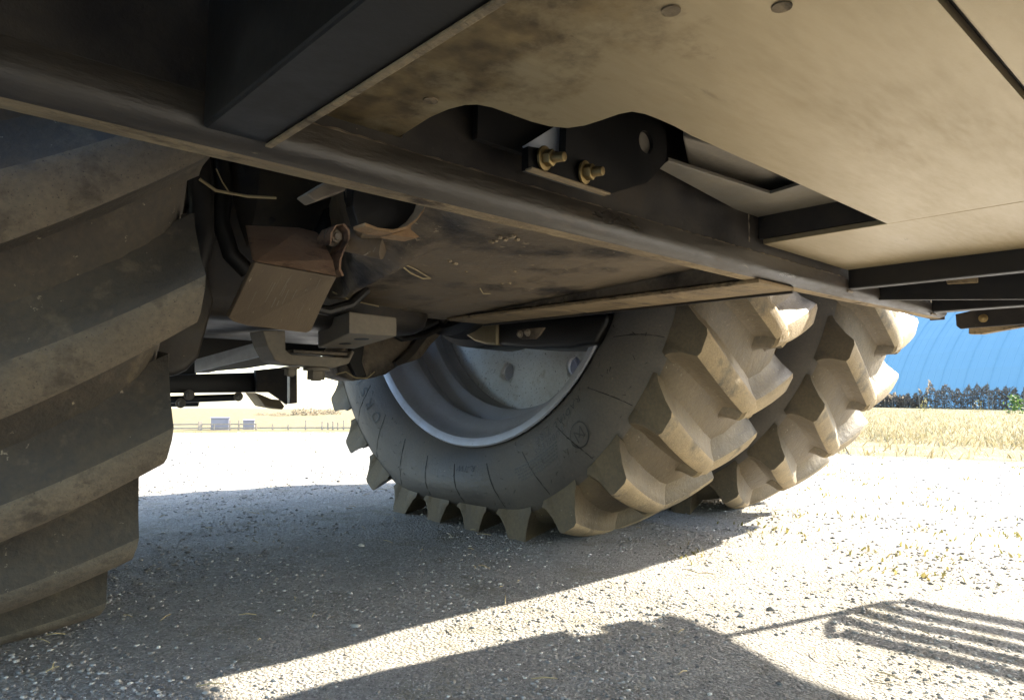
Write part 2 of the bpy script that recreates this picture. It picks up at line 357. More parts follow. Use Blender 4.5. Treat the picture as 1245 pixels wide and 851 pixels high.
for _ in range(70):
    r = random.uniform(1.9, 6.5); a = math.radians(random.uniform(8, 33)); cx, cy = r*math.cos(a), r*math.sin(a)
    for _ in range(random.randint(5, 22)):
        x, y = cx+random.gauss(0, .05), cy+random.gauss(0, .05); wp.append((x, y, ground_z(x, y)))
for _ in range(26):
    r = random.uniform(5.0, 9.0); a = math.radians(random.uniform(62, 76)); cx, cy = r*math.cos(a), r*math.sin(a)
    for _ in range(8):
        x, y = cx+random.gauss(0, .06), cy+random.gauss(0, .06); wp.append((x, y, ground_z(x, y)))
g = blades('weeds', wp, .004, .018, .004, WEED, 1.0); g['kind'] = 'stuff'; tag(g, 'sparse flat weeds growing through the gravel', 'weeds')

def litter():
    mb = MB()
    for (x, y, z) in sector(170, .9, 6.0, 6, 84, 1.4):
        a = random.uniform(0, 2*PI); l = random.uniform(.012, .05); q = Vector((x, y, z+.004)); e = Vector((math.cos(a)*l, math.sin(a)*l, random.uniform(0, .006)))
        mb.tube([q, q+e*.5+Vector((0, 0, .002)), q+e], [.0009, .0012, .0007], 4)
    g = mb.build('straw_litter', M['straw'], fix=False); g['kind'] = 'stuff'; tag(g, 'short straws lying loose on the gravel', 'straw')
litter()
# ================================================================ the blue building and hedge
def at_az(az, r): return Vector((r*math.cos(math.radians(az)), r*math.sin(math.radians(az)), 0))
def quonset():
    d = at_az(15.5, 1); r = Vector((d.y, -d.x, 0))
    h = d*math.cos(math.radians(42))+r*math.sin(math.radians(42)); a = -d*math.sin(math.radians(42))+r*math.cos(math.radians(42))
    base = d*66
    root = empty('arched_building', base); tag(root, 'blue arched metal storage building beyond the dry grass', 'building')
    bl = mat('blue metal sheet', (.13, .265, .36), (.155, .29, .38), .5, .35, .35, .5, .6, .04, 1.2, spec=.5)
    RB = 16; cz = -3.5; wd = 2.2; n = 26; th0 = math.asin(-cz/RB)
    mb = MB(); pts = []
    for i in range(n+1):
        t = th0+(PI-2*th0)*i/n; q = h*(RB*math.cos(th0)-RB*math.cos(t))+Vector((0, 0, cz+RB*math.sin(t)))
        nr = -h*math.cos(t)+Vector((0, 0, math.sin(t)))
        pts.append((q, nr))
    prof = [(0, .07), (.06, .07), (.14, 0), (.68, 0), (.73, .02), (.78, 0), (1.42, 0), (1.47, .02), (1.52, 0), (2.14, 0), (wd, .07)]
    k = len(prof)
    vs = [q+a*u+nr*e for q, nr in pts for u, e in prof]
    mb.add(vs, [(i*k+j, i*k+j+1, (i+1)*k+j+1, (i+1)*k+j) for i in range(n) for j in range(k-1)])
    first = None
    for c in range(-12, 12):
        if first is None:
            first = mb.build('roof_panel', bl, None, fix=False); o = first
        else: o = first.copy(); COL.objects.link(o)
        o.parent = root; o.location = a*(c*wd)
    for s in (-12*wd, 12*wd):
        o = MB().add([q+a*s for q, nr in pts], [tuple(range(n+1))]).build('end_wall', bl, None, fix=False); o.parent = root
quonset()
HEDGE = leaf_material('hedge leaves', [(.15, .13, .10), (.20, .17, .13), (.25, .21, .16), (.15, .125, .10)], .8)
def hedge(x0, x1, hgt, dist, label):
    mb = MB(); stem = MB(); n = 4500
    c = P((x0+x1)/2, 480, Z=.4281); 
    a0 = YAW-math.atan((x0-622)/852); a1 = YAW-math.atan((x1-622)/852)
    root = empty('hedge', (dist*math.cos((a0+a1)/2), dist*math.sin((a0+a1)/2), 0)); tag(root, label, 'hedge')
    for _ in range(n):
        t = random.random(); az = a0+(a1-a0)*t; rr = dist+random.gauss(0, .8); x, y = rr*math.cos(az), rr*math.sin(az)
        top = hgt*(.78+.6*mnoise.noise(Vector((t*18, x0, 2)))+.14*mnoise.noise(Vector((t*60, x0, 5))))
        z = top*random.random()**.8
        s = random.uniform(.04, .14); e = Vector((random.gauss(0, 1), random.gauss(0, 1), random.gauss(0, 1.4))).normalized(); f = e.orthogonal().normalized()
        q = Vector((x, y, z)); mb.add([q-e*s, q+f*s*.45, q+e*s, q-f*s*.45], [(0, 1, 2, 3)])
        if random.random() < .02: stem.tube([(x, y, -.02), (x+random.gauss(0, .1), y, top*random.uniform(.8, 1.12))], [.02, .008], 4)
    o = mb.build('foliage', HEDGE, root, fix=False); o['kind'] = 'stuff'; o = stem.build('twigs', mat('hedge twig', (.20, .17, .13), None, rough=.9, bump=0), root, fix=False); o['kind'] = 'stuff'
hedge(1030, 1122, 1.1, 56, 'low grey green hedge section beside the far tyre, below the blue building')
hedge(1118, 1300, 1.75, 55, 'taller grey green hedge at the foot of the blue building, right of a dip')
# green weed plants in front of the hedge
GREEN = leaf_material('green leaves', [(.05, .10, .02), (.09, .16, .03), (.16, .22, .06)])
def plant(px, dist, hgt, spread, label, n=60, m=GREEN):
    az = YAW-math.atan((px-622)/852); x, y = dist*math.cos(az), dist*math.sin(az); z = ground_z(x, y)
    root = empty('weed_plant', (x, y, z)); tag(root, label, 'plant')
    lf = MB(); st = MB()
    st.tube([(x, y, z-.01), (x+.01, y, z+hgt*.9)], [.008, .004], 5)
    for _ in range(n):
        t = random.random(); q = Vector((x, y, z+hgt*t))+Vector((random.gauss(0, 1), random.gauss(0, 1), 0))*spread*(1-.5*t)
        e = Vector((random.gauss(0, 1), random.gauss(0, 1), random.gauss(0, .7))).normalized()*hgt*.09; f = e.orthogonal()*.5
        lf.add([q-e, q+f, q+e, q-f], [(0, 1, 2, 3)])
    lf.build('leaves', m, root, fix=False); st.build('stem', m, root, fix=False)
plant(1234, 34, .75, .18, 'bright green bushy weed in front of the hedge at its right end', 140)
plant(1124, 36, .62, .15, 'thin pale weed in front of the dip in the hedge', 36, WEED)
plant(1190, 38, .55, .12, 'thin pale weed before the tall part of the hedge', 30, WEED)

# ================================================================ far side: fence, boxes, bushes
WOOD = mat('weathered wood', (.23, .19, .15), (.36, .31, .25), .5, 4, .3, .85, .95, .2, 30)
def farpt(px, dist, dz=0):
    az = YAW-math.atan((px-622)/852); x, y = dist*math.cos(az), dist*math.sin(az); return Vector((x, y, ground_z(x, y)+dz))
def fence():
    pxs = [206, 245, 262, 281, 292, 313, 333, 352, 373, 393, 400, 406, 412, 419, 430, 446]
    c = farpt(320, 60); root = empty('rail_fence', c); tag(root, 'low wooden post and rail fence along the far edge of the yard', 'fence')
    p0 = None
    for i, px in enumerate(pxs):
        q = farpt(px, 60, 0); hh = [.62, .7, .45, .8, .8, .5, .48, .45, .8, .7, .62, .7, .62, .8, .6, .7][i]; wdt = .09 if i != 1 else .3
        MB().box(q.x-wdt/2, q.x+wdt/2, q.y-.06, q.y+.06, q.z-.2, q.z+hh).build('post', WOOD, root)
        if p0 is not None:
            for lv in (.12, .42) if i < 6 else (.12,):
                MB().ribbon([p0+Vector((0, 0, lv)), q+Vector((0, 0, lv))], (0, .05, 0), (0, 0, .11)).build('rail', WOOD, root)
        p0 = q
fence()
def farbox(px0, px1, dist, h, label, name):
    a = farpt(px0, dist); b = farpt(px1, dist); z = min(a.z, b.z)-.05; dirv = (b-a); dirv.z = 0; nrm = Vector((-dirv.y, dirv.x, 0)).normalized()*1.2
    root = empty(name, (a+b)/2); root.location.z = z; tag(root, label, 'container')
    gm = mat('faded grey paint', (.22, .21, .25), (.3, .28, .29), .4, 2, .3, .7, .9, .1, 20)
    MB().prism([Vector((a.x, a.y, z)), Vector((b.x, b.y, z)), Vector((b.x, b.y, z+h)), Vector((a.x, a.y, z+h))], nrm).build('body', gm, root, bevel=.04)
    o = MB(); up = Vector((0, 0, .08)); e = dirv*.04
    o.prism([Vector((a.x, a.y, z+h))-e-nrm*.04, Vector((b.x, b.y, z+h))+e-nrm*.04, Vector((b.x, b.y, z+h))+e+up-nrm*.04, Vector((a.x, a.y, z+h))-e+up-nrm*.04], nrm*1.08).build('lid', gm, root)
farbox(258, 280, 61, .95, 'grey boxy container behind the rail fence, the larger of two', 'storage_box')
farbox(297, 311, 62, .75, 'small grey bin behind the rail fence, right of the larger container', 'storage_bin')
BUSH = leaf_material('dry bush leaves', [(.13, .095, .055), (.19, .15, .09), (.26, .21, .13)], .2)
def bush(px, dist, wd, h, label):
    q = farpt(px, dist); root = empty('dry_bush', q); tag(root, label, 'bush')
    mb = MB(); st = MB()
    for _ in range(420):
        a = random.uniform(0, 2*PI); e = random.random()**.5; z = random.random()
        c = q+Vector((math.cos(a)*e*wd/2, math.sin(a)*e*wd/2, z*h*(1-.6*e*e)*(.8+.4*mnoise.noise(Vector((a, e*3, px))))))
        v = Vector((random.gauss(0, 1), random.gauss(0, 1), random.gauss(0, 1))).normalized()*h*.09; f = v.orthogonal()*.6
        mb.add([c-v, c+f, c+v, c-f], [(0, 1, 2, 3)])
    for _ in range(7): st.tube([q, q+Vector((random.gauss(0, wd*.2), random.gauss(0, wd*.2), h*.7))], [.04, .015], 4)
    o = mb.build('foliage', BUSH, root, fix=False); o['kind'] = 'stuff'; o = st.build('twigs', WOOD, root, fix=False); o['kind'] = 'stuff'
bush(372, 150, 6.0, 2.2, 'brown bush on the far field above the fence, widest of the row')
bush(386, 160, 4.0, 1.7, 'brown bush between two other bushes on the far field')
bush(404, 170, 4.5, 1.8, 'brown bush nearest the far tyre on the far field')
bush(322, 150, 4.0, 0.8, 'low brown bush behind the small grey bin, far field')
bush(342, 140, 4.0, 1.0, 'low dark bush left of the brown bush row, far field')

# ================================================================ THE TRACTOR
X0, XL, YC, ZC, WD, GAP = 1.445, 0.306, 1.891, 0.958, 0.590, 0.819
tractor = empty('tractor', (0.875, 1.89, 0))
tag(tractor, 'big black and grey tractor on dual cleated tyres, seen from underneath', 'tractor')
NL = 29; PITCHA = 2*PI/NL

def drop(u): return .033*max(0, (u-.27)/.28)**2+.007*max(0, (.27-u)/.27)**2
def crown_r(u): return 1.050-drop(u)
CARC = [(.062, .700), (.050, .712), (.032, .735), (.018, .775), (.004, .82), (-.002, .86), (.002, .897), (.012, .925), (.024, .947), (.040, .962), (.06, .974), (.09, .984), (.16, .994), (WD/2, .997)]
CARC = CARC+[(WD-u, r-.85*drop(WD-u) if r > .95 else r-.02) for u, r in CARC[-2::-1]]
def carc_r(u):
    for (a, ra), (b, rb) in zip(CARC[9:], CARC[10:]):
        if a <= u <= b: return ra+(rb-ra)*(u-a)/(b-a)
    return .955
def pol(u, th, r, sg): return (sg*u, r*math.sin(th), -r*math.cos(th))

def lug_mesh(sg, outer, mats):
    """one tread lug about th=0 at its shoulder end; the nose runs past the tread centre"""
    D = math.pi/180; n = 11
    if sg > 0: dth, U1 = (4.2*D, .245) if outer else (10.3*D, .385)
    else: dth, U1 = 9.2*D, .255
    mb = MB(); secs = []
    for i in range(n):
        s = i/(n-1); u = U1*s+.004; th = dth*(1.15*s-.15*s*s)
        hw = ((1.70-.40*s) if sg > 0 else (1.45+.55*s))*D; up = (2.6-.6*s if sg > 0 else 3.1-.6*s)*D; lo = (1.5-.2*s)*D
        uu = WD-u if outer else u; cr = crown_r(uu); br = carc_r(uu)-.005; hh = cr-br; ch = (.42 if sg > 0 else .5)*D
        secs.append([(u, th-hw-up-1.1*D, br), (u, th-hw-up-.1*D, br+.16*hh), (u, th-hw-up*.42, br+.60*hh), (u, th-hw-ch*.7, cr-.006), (u, th-hw+ch, cr), (u, th+hw-ch, cr), (u, th+hw+ch*.6, cr-.006),
                     (u, th+hw+lo*.5, br+.45*hh), (u, th+hw+lo, br+.14*hh), (u, th+hw+lo+.8*D, br)])
    # shoulder skirt: the lug end blends into the sidewall
    e0 = secs[0]
    sk1 = [(-.007, t, min(r, .985)) for (_, t, r) in e0]
    sk2 = [(.0135, t*.94, .932) for j, (_, t, r) in enumerate(e0)]
    sk1 = [(.003, t, r-.010 if 2 < j < 7 else min(r, .955)) for j, (_, t, r) in enumerate(e0)]
    # nose: tapers down to the carcass
    l = secs[-1]; tc = (l[4][1]+l[5][1])/2
    cr_ = (lambda q: carc_r(WD-q)) if outer else carc_r
    no1 = [(U1+.010, tc+(t-tc)*.96+.3*D, r-(.008 if 2 < j < 7 else 0)) for j, (_, t, r) in enumerate(l)]
    no2 = [(U1+.026, tc+(t-tc)*.86+.6*D, cr_(U1+.026)+(r-cr_(U1))*.45) for j, (_, t, r) in enumerate(l)]
    no3 = [(U1+.048, tc+(t-tc)*.78+.9*D, cr_(U1+.048)-.008) for (_, t, r) in l]
    allsec = [sk2, sk1]+secs+[no1, no2, no3]
    k = 10; vs = []
    for sec in allsec:
        for (u, t, r) in sec:
            if outer: u = WD-u
            vs.append(pol(u, t, r, sg))
    fs = []; ms = []
    for i in range(len(allsec)-1):
        for j in range(k-1):
            fs.append((i*k+j, i*k+j+1, (i+1)*k+j+1, (i+1)*k+j)); ms.append(2 if i < 2 else 1 if (j == 4 or j in (3, 5)) and i < len(allsec)-3 else 0)
    me = bpy.data.meshes.new('tread_lug'); me.from_pydata(vs, [], fs)
    for q in mats: me.materials.append(q)
    me.polygons.foreach_set('material_index', ms)
    bm = bmesh.new(); bm.from_mesh(me); bmesh.ops.recalc_face_normals(bm, faces=bm.faces)
    # make sure that the crown faces outwards
    bm.faces.ensure_lookup_table(); f = next(q for q in bm.faces if q.material_index == 1); c = f.calc_center_median(); c.x = 0
    if f.normal.dot(c) < 0: bmesh.ops.reverse_faces(bm, faces=bm.faces)
    for e in bm.edges: e.smooth = len(e.link_faces) == 2 and e.calc_face_angle(0) < .80
    for f in bm.faces: f.smooth = True
    bm.to_mesh(me); bm.free(); return me

def squash(v, sg):
    """load deflection: near the ground the tyre flattens and its sidewalls bulge (v in wheel coordinates)"""
    x, y, z = v; r = math.hypot(y, z)
    if z > -.5 or r < .70: return v
    c = -z/r; d = 1.052*c-.990
    d = (d+math.sqrt(d*d+.0004))/2-.0015*0
    if c < .85: d *= smooth(.78, .85, c)
    d /= c; wgt = min(1, (r-.70)/.27)**1.6; u = sg*x
    b = .30*d*math.sin(PI*min(1, max(0, (r-.70)/.28)))
    u = u-b if u < WD/2-.15 else u+b if u > WD/2+.15 else u
    k = (r-d*wgt)/r
    return (sg*u, y*k, z*k)
def bake_squash(o, sg):
    """give a rotated copy near the ground its own flattened mesh"""
    R = Matrix.Rotation(o.rotation_euler.x, 3, 'X'); vs = [R @ v.co for v in o.data.vertices]
    if min(v.z for v in vs) > -.72: return
    me = o.data.copy(); o.data = me; o.rotation_euler = (0, 0, 0)
    for v, q in zip(me.vertices, vs): v.co = squash(tuple(q), sg)
    me.update()
def tyre_mesh(sg, mats):
    mb = MB(); mb.lathe([(sg*u, r) for u, r in CARC], 180)
    # thin mould seams across the sidewall and a ring at the bead
    me = bpy.data.meshes.new('tyre'); me.from_pydata(mb.v, [], mb.f)
    for q in mats: me.materials.append(q)
    tread_idx = [1 if math.hypot(*p.center[1:]) > .945 else 0 for p in me.polygons]
    for v in me.vertices: v.co = squash(tuple(v.co), sg)
    me.polygons.foreach_set('material_index', tread_idx)
    bm = bmesh.new(); bm.from_mesh(me); bmesh.ops.recalc_face_normals(bm, faces=bm.faces); bm.to_mesh(me); bm.free()
    me.shade_smooth(); return me
RIMP = [(.066, .694), (.050, .702), (.046, .697), (.050, .684), (.057, .672), (.085, .660), (.105, .655), (.125, .640), (.150, .616), (.166, .610), (.185, .614), (.200, .630), (.216, .634), (.224, .632), (.240, .592), (.260, .574), (.268, .574), (.274, .580), (.282, .606), (.300, .618), (.335, .612), (.346, .588), (.350, .582), (.358, .580)]
DISCP = [(.356, .580), (.359, .560), (.372, .50), (.385, .40), (.39, .30), (.39, .0)]
def rim_mesh(sg):
    mb = MB(); mb.lathe([(sg*u, r) for u, r in RIMP], 160)
    back = [(u+.004, r+.012) for u, r in RIMP if u > .05]
    mb.lathe([(sg*u, r+.006) for u, r in RIMP[3:]]+[(sg*.50, .64), (sg*.503, .702)], 96)
    me = bpy.data.meshes.new('rim'); me.from_pydata(mb.v, [], mb.f); me.materials.append(M['silver']); me.shade_smooth()
    bm = bmesh.new(); bm.from_mesh(me); bmesh.ops.recalc_face_normals(bm, faces=bm.faces)
    for e in bm.edges: e.smooth = e.calc_face_angle(0) < .55
    bm.to_mesh(me); bm.free(); return me
def disc_mesh(sg):
    """wheel disc with real hand holes: rings of quads, gap filled round each hole"""
    bm = bmesh.new(); n = 72; rings = []
    prof = [(.356, .581), (.360, .548), (.372, .50), (.383, .42), (.39, .34), (.39, .22)]
    for u, r in prof: rings.append([bm.verts.new(pol(u, 2*PI*i/n, r, sg)) for i in range(n)])
    cs = [int(round((h*45+13.3)/360*n)) % n for h in range(8)]; hole_at = set()
    for c in cs: hole_at |= {c, (c+1) % n}
    for k in range(len(prof)-1):
        for i in range(n):
            if k == 2 and i in hole_at: continue
            bm.faces.new((rings[k][i], rings[k+1][i], rings[k+1][(i+1) % n], rings[k][(i+1) % n]))
    (ua, ra), (ub, rb) = prof[2], prof[3]; hr = .0335; m = 32; rc = (ra+rb)/2
    def dpt(t, r): return bm.verts.new(pol(ua+(ub-ua)*(ra-r)/(ra-rb), t, r, sg))
    for c in cs:                     # each hand hole: a square patch with a round opening and a turned-in edge
        tc = 2*PI*(c+1)/n; ht = 2*PI/n; sq = []; ci = []; bk = []
        for q in range(m):
            a = 2*PI*q/m; dx, dy = math.cos(a), math.sin(a); k = 1/max(abs(dx), abs(dy))
            sq.append(dpt(tc+ht*dx*k, rc+(ra-rb)/2*dy*k)); ci.append(dpt(tc+hr*dx/rc, rc+hr*dy))
            v = ci[-1].co; bk.append(bm.verts.new((v.x+sg*.016, v.y, v.z)))
        for q in range(m):
            p = (q+1) % m; bm.faces.new((sq[q], sq[p], ci[p], ci[q])); bm.faces.new((ci[q], ci[p], bk[p], bk[q]))
    bmesh.ops.recalc_face_normals(bm, faces=bm.faces)
    me = bpy.data.meshes.new('disc'); bm.to_mesh(me); bm.free(); me.materials.append(M['disc']); me.shade_smooth(); return me

MESH = {}
for sg in (1, -1):
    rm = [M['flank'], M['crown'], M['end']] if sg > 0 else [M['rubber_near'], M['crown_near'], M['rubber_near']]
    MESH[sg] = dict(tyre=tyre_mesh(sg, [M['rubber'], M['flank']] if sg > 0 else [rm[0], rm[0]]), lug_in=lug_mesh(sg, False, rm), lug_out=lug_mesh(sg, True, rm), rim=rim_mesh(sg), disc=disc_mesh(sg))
def wheel(x, sg, phase, label=None, th_skip=None):
    wobj = empty('wheel', (x, YC, ZC), tractor)
    if label: wobj['label'] = label
    def sub(n, key, rot=0):
        o = bpy.data.objects.new(n, MESH[sg][key]); COL.objects.link(o); o.parent = wobj; o.rotation_euler = (rot, 0, 0); return o
    sub('tyre', 'tyre'); sub('rim', 'rim'); sub('disc', 'disc')
    for k in range(NL):
        bake_squash(sub('tread_lug', 'lug_in', math.radians(phase)+k*PITCHA), sg)
        bake_squash(sub('tread_lug', 'lug_out', math.radians(phase)+(k+.5)*PITCHA), sg)
    return wobj
wf = wheel(X0, 1, -67.9+.3, 'inner far wheel with a silver dished rim and lettered sidewall')
wd_ = wheel(X0+GAP, 1, -69.0, 'outer dual wheel with sunlit lugs on the far side')
wn = wheel(XL, -1, -66.8, 'close muddy wheel filling the left edge')

# ---- raised writing on the far tyre's sidewall (letter tops point away from the axle)
def carc_side(r):
    pr = CARC[:10]
    for (a, ra), (b, rb) in zip(pr, pr[1:]):
        if ra <= r <= rb: return a+(b-a)*(r-ra)/(rb-ra)
    return 0
def text_mesh(txt, size):
    cu = bpy.data.curves.new('letter', 'FONT'); cu.body = txt; cu.size = size; cu.extrude = 0; cu.align_x = 'LEFT'
    ob = bpy.data.objects.new('letter', cu); COL.objects.link(ob); bpy.context.view_layer.update()
    me = bpy.data.meshes.new_from_object(ob.evaluated_get(bpy.context.evaluated_depsgraph_get()))
    bpy.data.objects.remove(ob); bpy.data.curves.remove(cu); return me
def side_text(txt, size, th0, r0, lift=.0022, gap=.16):
    """raised letters along the sidewall from angle th0, each one an object"""
    x = 0
    for ch in txt:
        if ch == ' ': x += size*.4; continue
        me = text_mesh(ch, size); xs = [v.co.x for v in me.vertices]; lo, hi = min(xs), max(xs); vs = []
        for v in me.vertices:
            th = th0+(x+v.co.x-lo)/r0; r = r0+v.co.y; u = carc_side(r)-lift
            vs.append((u, r*math.sin(th), -r*math.cos(th)))
        o = MB().add(vs, [tuple(p.vertices) for p in me.polygons]).build('letter', M['letter'], None, fix=False); o.parent = wf
        bpy.data.meshes.remove(me); x += hi-lo+size*gap
D2 = math.radians
side_text('R-1W', .034, D2(-8), .766, gap=.25)
side_text('ORSL', .060, D2(38.5), .785, gap=.6)
side_text('RADIAL TIRE', .030, D2(-46), .752, gap=.25)
side_text('TUBELESS', .028, D2(-39), .782, gap=.2)
mb = MB()
for row in range(5):      # fine print too small to read: thin raised dashes
    r0 = .808+row*.010; th = D2(-36)+row*.004
    while th < D2(-22)-row*.006:
        ln = random.uniform(.006, .016); vs = []
        for (t, r) in ((th, r0), (th+ln/r0, r0), (th+ln/r0, r0+.0045), (th, r0+.0045)): vs.append((carc_side(r)-.0015, r*math.sin(t), -r*math.cos(t)))
        mb.add(vs, [(0, 1, 2, 3)]); th += (ln+.003)/r0
o = mb.build('fine_print', M['letter'], None, fix=False); o.parent = wf; o['kind'] = 'stuff'
mb = MB()
# round moulded mark with an angular sign inside
tc, rc = D2(-42), .85
def ring(th, r, a, b, n=28):
    vs = []
    for i in range(n):
        for q in (a, b):
            rr = r+q*math.cos(2*PI*i/n); t = th+q*math.sin(2*PI*i/n)/r; vs.append((carc_side(rr)-.002, rr*math.sin(t), -rr*math.cos(t)))
    mb.add(vs, [(2*i, 2*i+1, (2*i+3) % (2*n), (2*i+2) % (2*n)) for i in range(n)])
ring(tc, rc, .034, .038)
for (a, b) in (((-.016, -.018), (-.016, .018)), ((-.016, .018), (.014, -.018)), ((.014, -.018), (.014, .018)), ((-.016, -.018), (.004, .008))):
    n = Vector((b[0]-a[0], b[1]-a[1])).normalized(); nx, ny = -n.y*.002, n.x*.002; vs = []
    for (p, q) in ((a[0]+nx, a[1]+ny), (b[0]+nx, b[1]+ny), (b[0]-nx, b[1]-ny), (a[0]-nx, a[1]-ny)):
        rr = rc+q; t = tc+p/rc; vs.append((carc_side(rr)-.002, rr*math.sin(t), -rr*math.cos(t)))
    mb.add(vs, [(0, 1, 2, 3)])
o = mb.build('moulded_mark', M['letter'], None, fix=False); o.parent = wf
# mould seams and rubber flash on the sidewall
pts = []
for i in range(9):
    r = .765+.16*i/8; t = D2(4.5)*(1-i/8)**1.5; pts.append(Vector((carc_side(r)-.0003, r*math.sin(t), -r*math.cos(t))))
seam = None
for k in range(NL):
    if seam is None: seam = o = MB().tube(pts, .0013, 4).build('mould_seam', M['letter'], None, fix=False)
    else: o = seam.copy(); COL.objects.link(o)
    o.parent = wf; o.rotation_euler = (D2(-66)+k*PITCHA, 0, 0)
mb = MB()
for k in range(130):
    th = random.uniform(-PI/2, PI/2); r = random.uniform(.73, .93); a = random.uniform(0, 2*PI); l = random.uniform(.006, .016)
    u = carc_side(r); q = Vector((u-.0005, r*math.sin(th), -r*math.cos(th))); e = Vector((-.003, math.cos(a)*l, math.sin(a)*l))
    mb.tube([q, q+e], [.0009, .0005], 3)
o = mb.build('rubber_hair', M['letter'], None, fix=False); o.parent = wf; o['kind'] = 'stuff'
# small white sticker by the bead
mb = MB()
for (t0, t1) in ((9.2, 11.9), (12.3, 13.2)):
    vs = []
    for (t, r) in ((t0, .716), (t1, .716), (t1, .729), (t0, .729)): vs.append((carc_side(r)-.0015, r*math.sin(D2(t)), -r*math.cos(D2(t))))
    mb.add(vs, [(0, 1, 2, 3)])
o = mb.build('sticker', M['galv'], None, fix=False); o.parent = wf

for o in list(COL.objects):
    if o.parent == wf and o.name.split('.')[0] in ('letter', 'fine_print', 'moulded_mark', 'mould_seam', 'rubber_hair', 'sticker'): bake_squash(o, 1)
# ---- axle, hubs
def part(name, mb, m, bevel=0, smooth=False, parent=tractor, seg=2, ang=.6):
    o = mb.build(name, m, parent, bevel=bevel, seg=seg)
    if smooth: smooth_by_angle(o, ang)
    return o
def lathe_at(prof, n=64, y=YC, z=ZC):
    mb = MB().lathe(prof, n); mb.v = [(a, b+y, c+z) for a, b, c in mb.v]; return mb
part('axle_housing', lathe_at([(.30, .0), (.30, .21), (.55, .24), (.62, .33), (1.12, .33), (1.2, .24), (1.46, .21), (1.46, 0)]), M['paint'], 0, True)
part('wheel_hub', lathe_at([(1.40, .0), (1.40, .30), (1.42, .325), (1.50, .335), (1.52, .36), (1.70, .365), (1.73, .345), (1.836, .33), (1.84, .0)]), M['black'], 0, True)
part('wheel_hub', lathe_at([(.40, .0), (.40, .30), (.30, .335), (.05, .35), (-.08, .30), (-.08, 0)]), M['black'], 0, True)
part('dual_hub', lathe_at([(1.84, .0), (1.842, .30), (2.3, .30), (2.65, .28), (2.65, 0)]), M['black'], 0, True)

# ---- differential / transmission case
mb = MB(); mb.box(.50, 1.16, 1.62, 2.30, .60, 1.35); part('differential_case', mb, M['paint'], .05, True, seg=3)
mb = MB(); mb.box(.42, 1.20, 2.28, 2.34, .63, 1.3); part('case_flange', mb, M['black'], .01)
mb = MB(); mb.box(.30, .52, 1.9, 2.7, .62, 1.3); part('side_frame', mb, M['black'], .01)

# ---- cross beam with the web above
def beam():
    n = 10; mb = MB(); prof = []
    r = .024
    prof += [(.700, .704), (.657, .704)]
    prof += [(.655+r-r*math.cos(t), .659+r-r*math.sin(t)) for t in np.linspace(0, PI/2, 7)]
    prof += [(.698, .659), (.700, .661)]
    xs = [-.9, 0, .4, .8, 1.2, 1.45, 1.7, 2.0, 2.288]; vs = []; k = len(prof)
    for x in xs:
        lift = .012*smooth(1.3, 2.29, x)
        vs += [(x, y, z+lift*(1-(z-.659)/.045)) for y, z in prof]
    fs = []; ms = []
    for i in range(len(xs)-1):
        for j in range(k): fs.append((i*k+j, i*k+(j+1) % k, (i+1)*k+(j+1) % k, (i+1)*k+j)); ms.append(1 if 7 <= j <= 9 else 0)
    fs += [tuple(range(k)), tuple(range((len(xs)-1)*k, len(xs)*k))]; ms += [0, 0]
    mb.add(vs, fs); mb.m = ms
    o = mb.build('cross_beam', [M['beam'], M['dusty']], tractor); smooth_by_angle(o, .5)
beam()
mb = MB(); mb.box(-.9, 2.26, .664, .698, .7055, .88); part('frame_web', mb, M['paint'], .002)
# ---- belly plates (dusty metal) with the ragged opening
ZP = .72
cut = [(460, 182), (478, 170), (500, 157), (522, 143), (545, 133), (565, 128), (580, 127.5), (598, 131), (620, 139), (645, 148), (668, 154), (690, 156), (710, 153), (732, 146), (752, 139), (768, 136), (784, 139), (800, 145), (820, 154), (840, 165)]
cutp = [P(x, y, Z=ZP) for x, y in cut]
pl = [Vector((.272, .160, ZP)), Vector((1.2155, .160, ZP)), Vector((1.2185, .432, ZP))]+cutp[::-1]+[Vector((cutp[0].x, .6635, ZP)), Vector((.272, .6635, ZP))]
pl = [Vector((v.x, min(v.y, .6635), ZP)) for v in pl]
def dedupe(ps):
    out = []
    for q in ps:
        if not out or (q-out[-1]).length > 1e-4: out.append(q)
    return out
pl = dedupe(pl)
from mathutils.geometry import tessellate_polygon
def flat_plate(pl, th):
    mb = MB(); n = len(pl); tr = tessellate_polygon([pl]); up = Vector((0, 0, th))
    mb.add(list(pl)+[q+up for q in pl], [tuple(t) for t in tr]+[tuple(i+n for i in t) for t in tr]+[(i, (i+1) % n, (i+1) % n+n, i+n) for i in range(n)]); return mb
o = part('belly_plate', flat_plate(pl, .010), M['tank']); o['label'] = 'dusty tan belly plate with a wavy opening'
part('belly_plate', MB().box(1.2235, 1.600, .160, .654, ZP+.001, ZP+.011), M['tank'], .0015)
part('belly_plate', MB().box(1.2235, 1.600, -.9, .1545, ZP+.001, ZP+.011), M['tank'], .0015)
part('belly_plate', MB().box(.272, 1.2155, -.9, .1525, ZP-.001, ZP+.011), M['tank'], .0015)
# plate bolts / plugs seen as faint round and square marks
for (x, y) in ((815, 13), (523, 122), (950, 8)):
    q = P(x, y, Z=ZP); n = 16
    part('plug', MB().prism([q+Vector((.0075*math.cos(2*PI*i/n), .0075*math.sin(2*PI*i/n), 0)) for i in range(n)], (0, 0, -.0012)), M['dusty'])
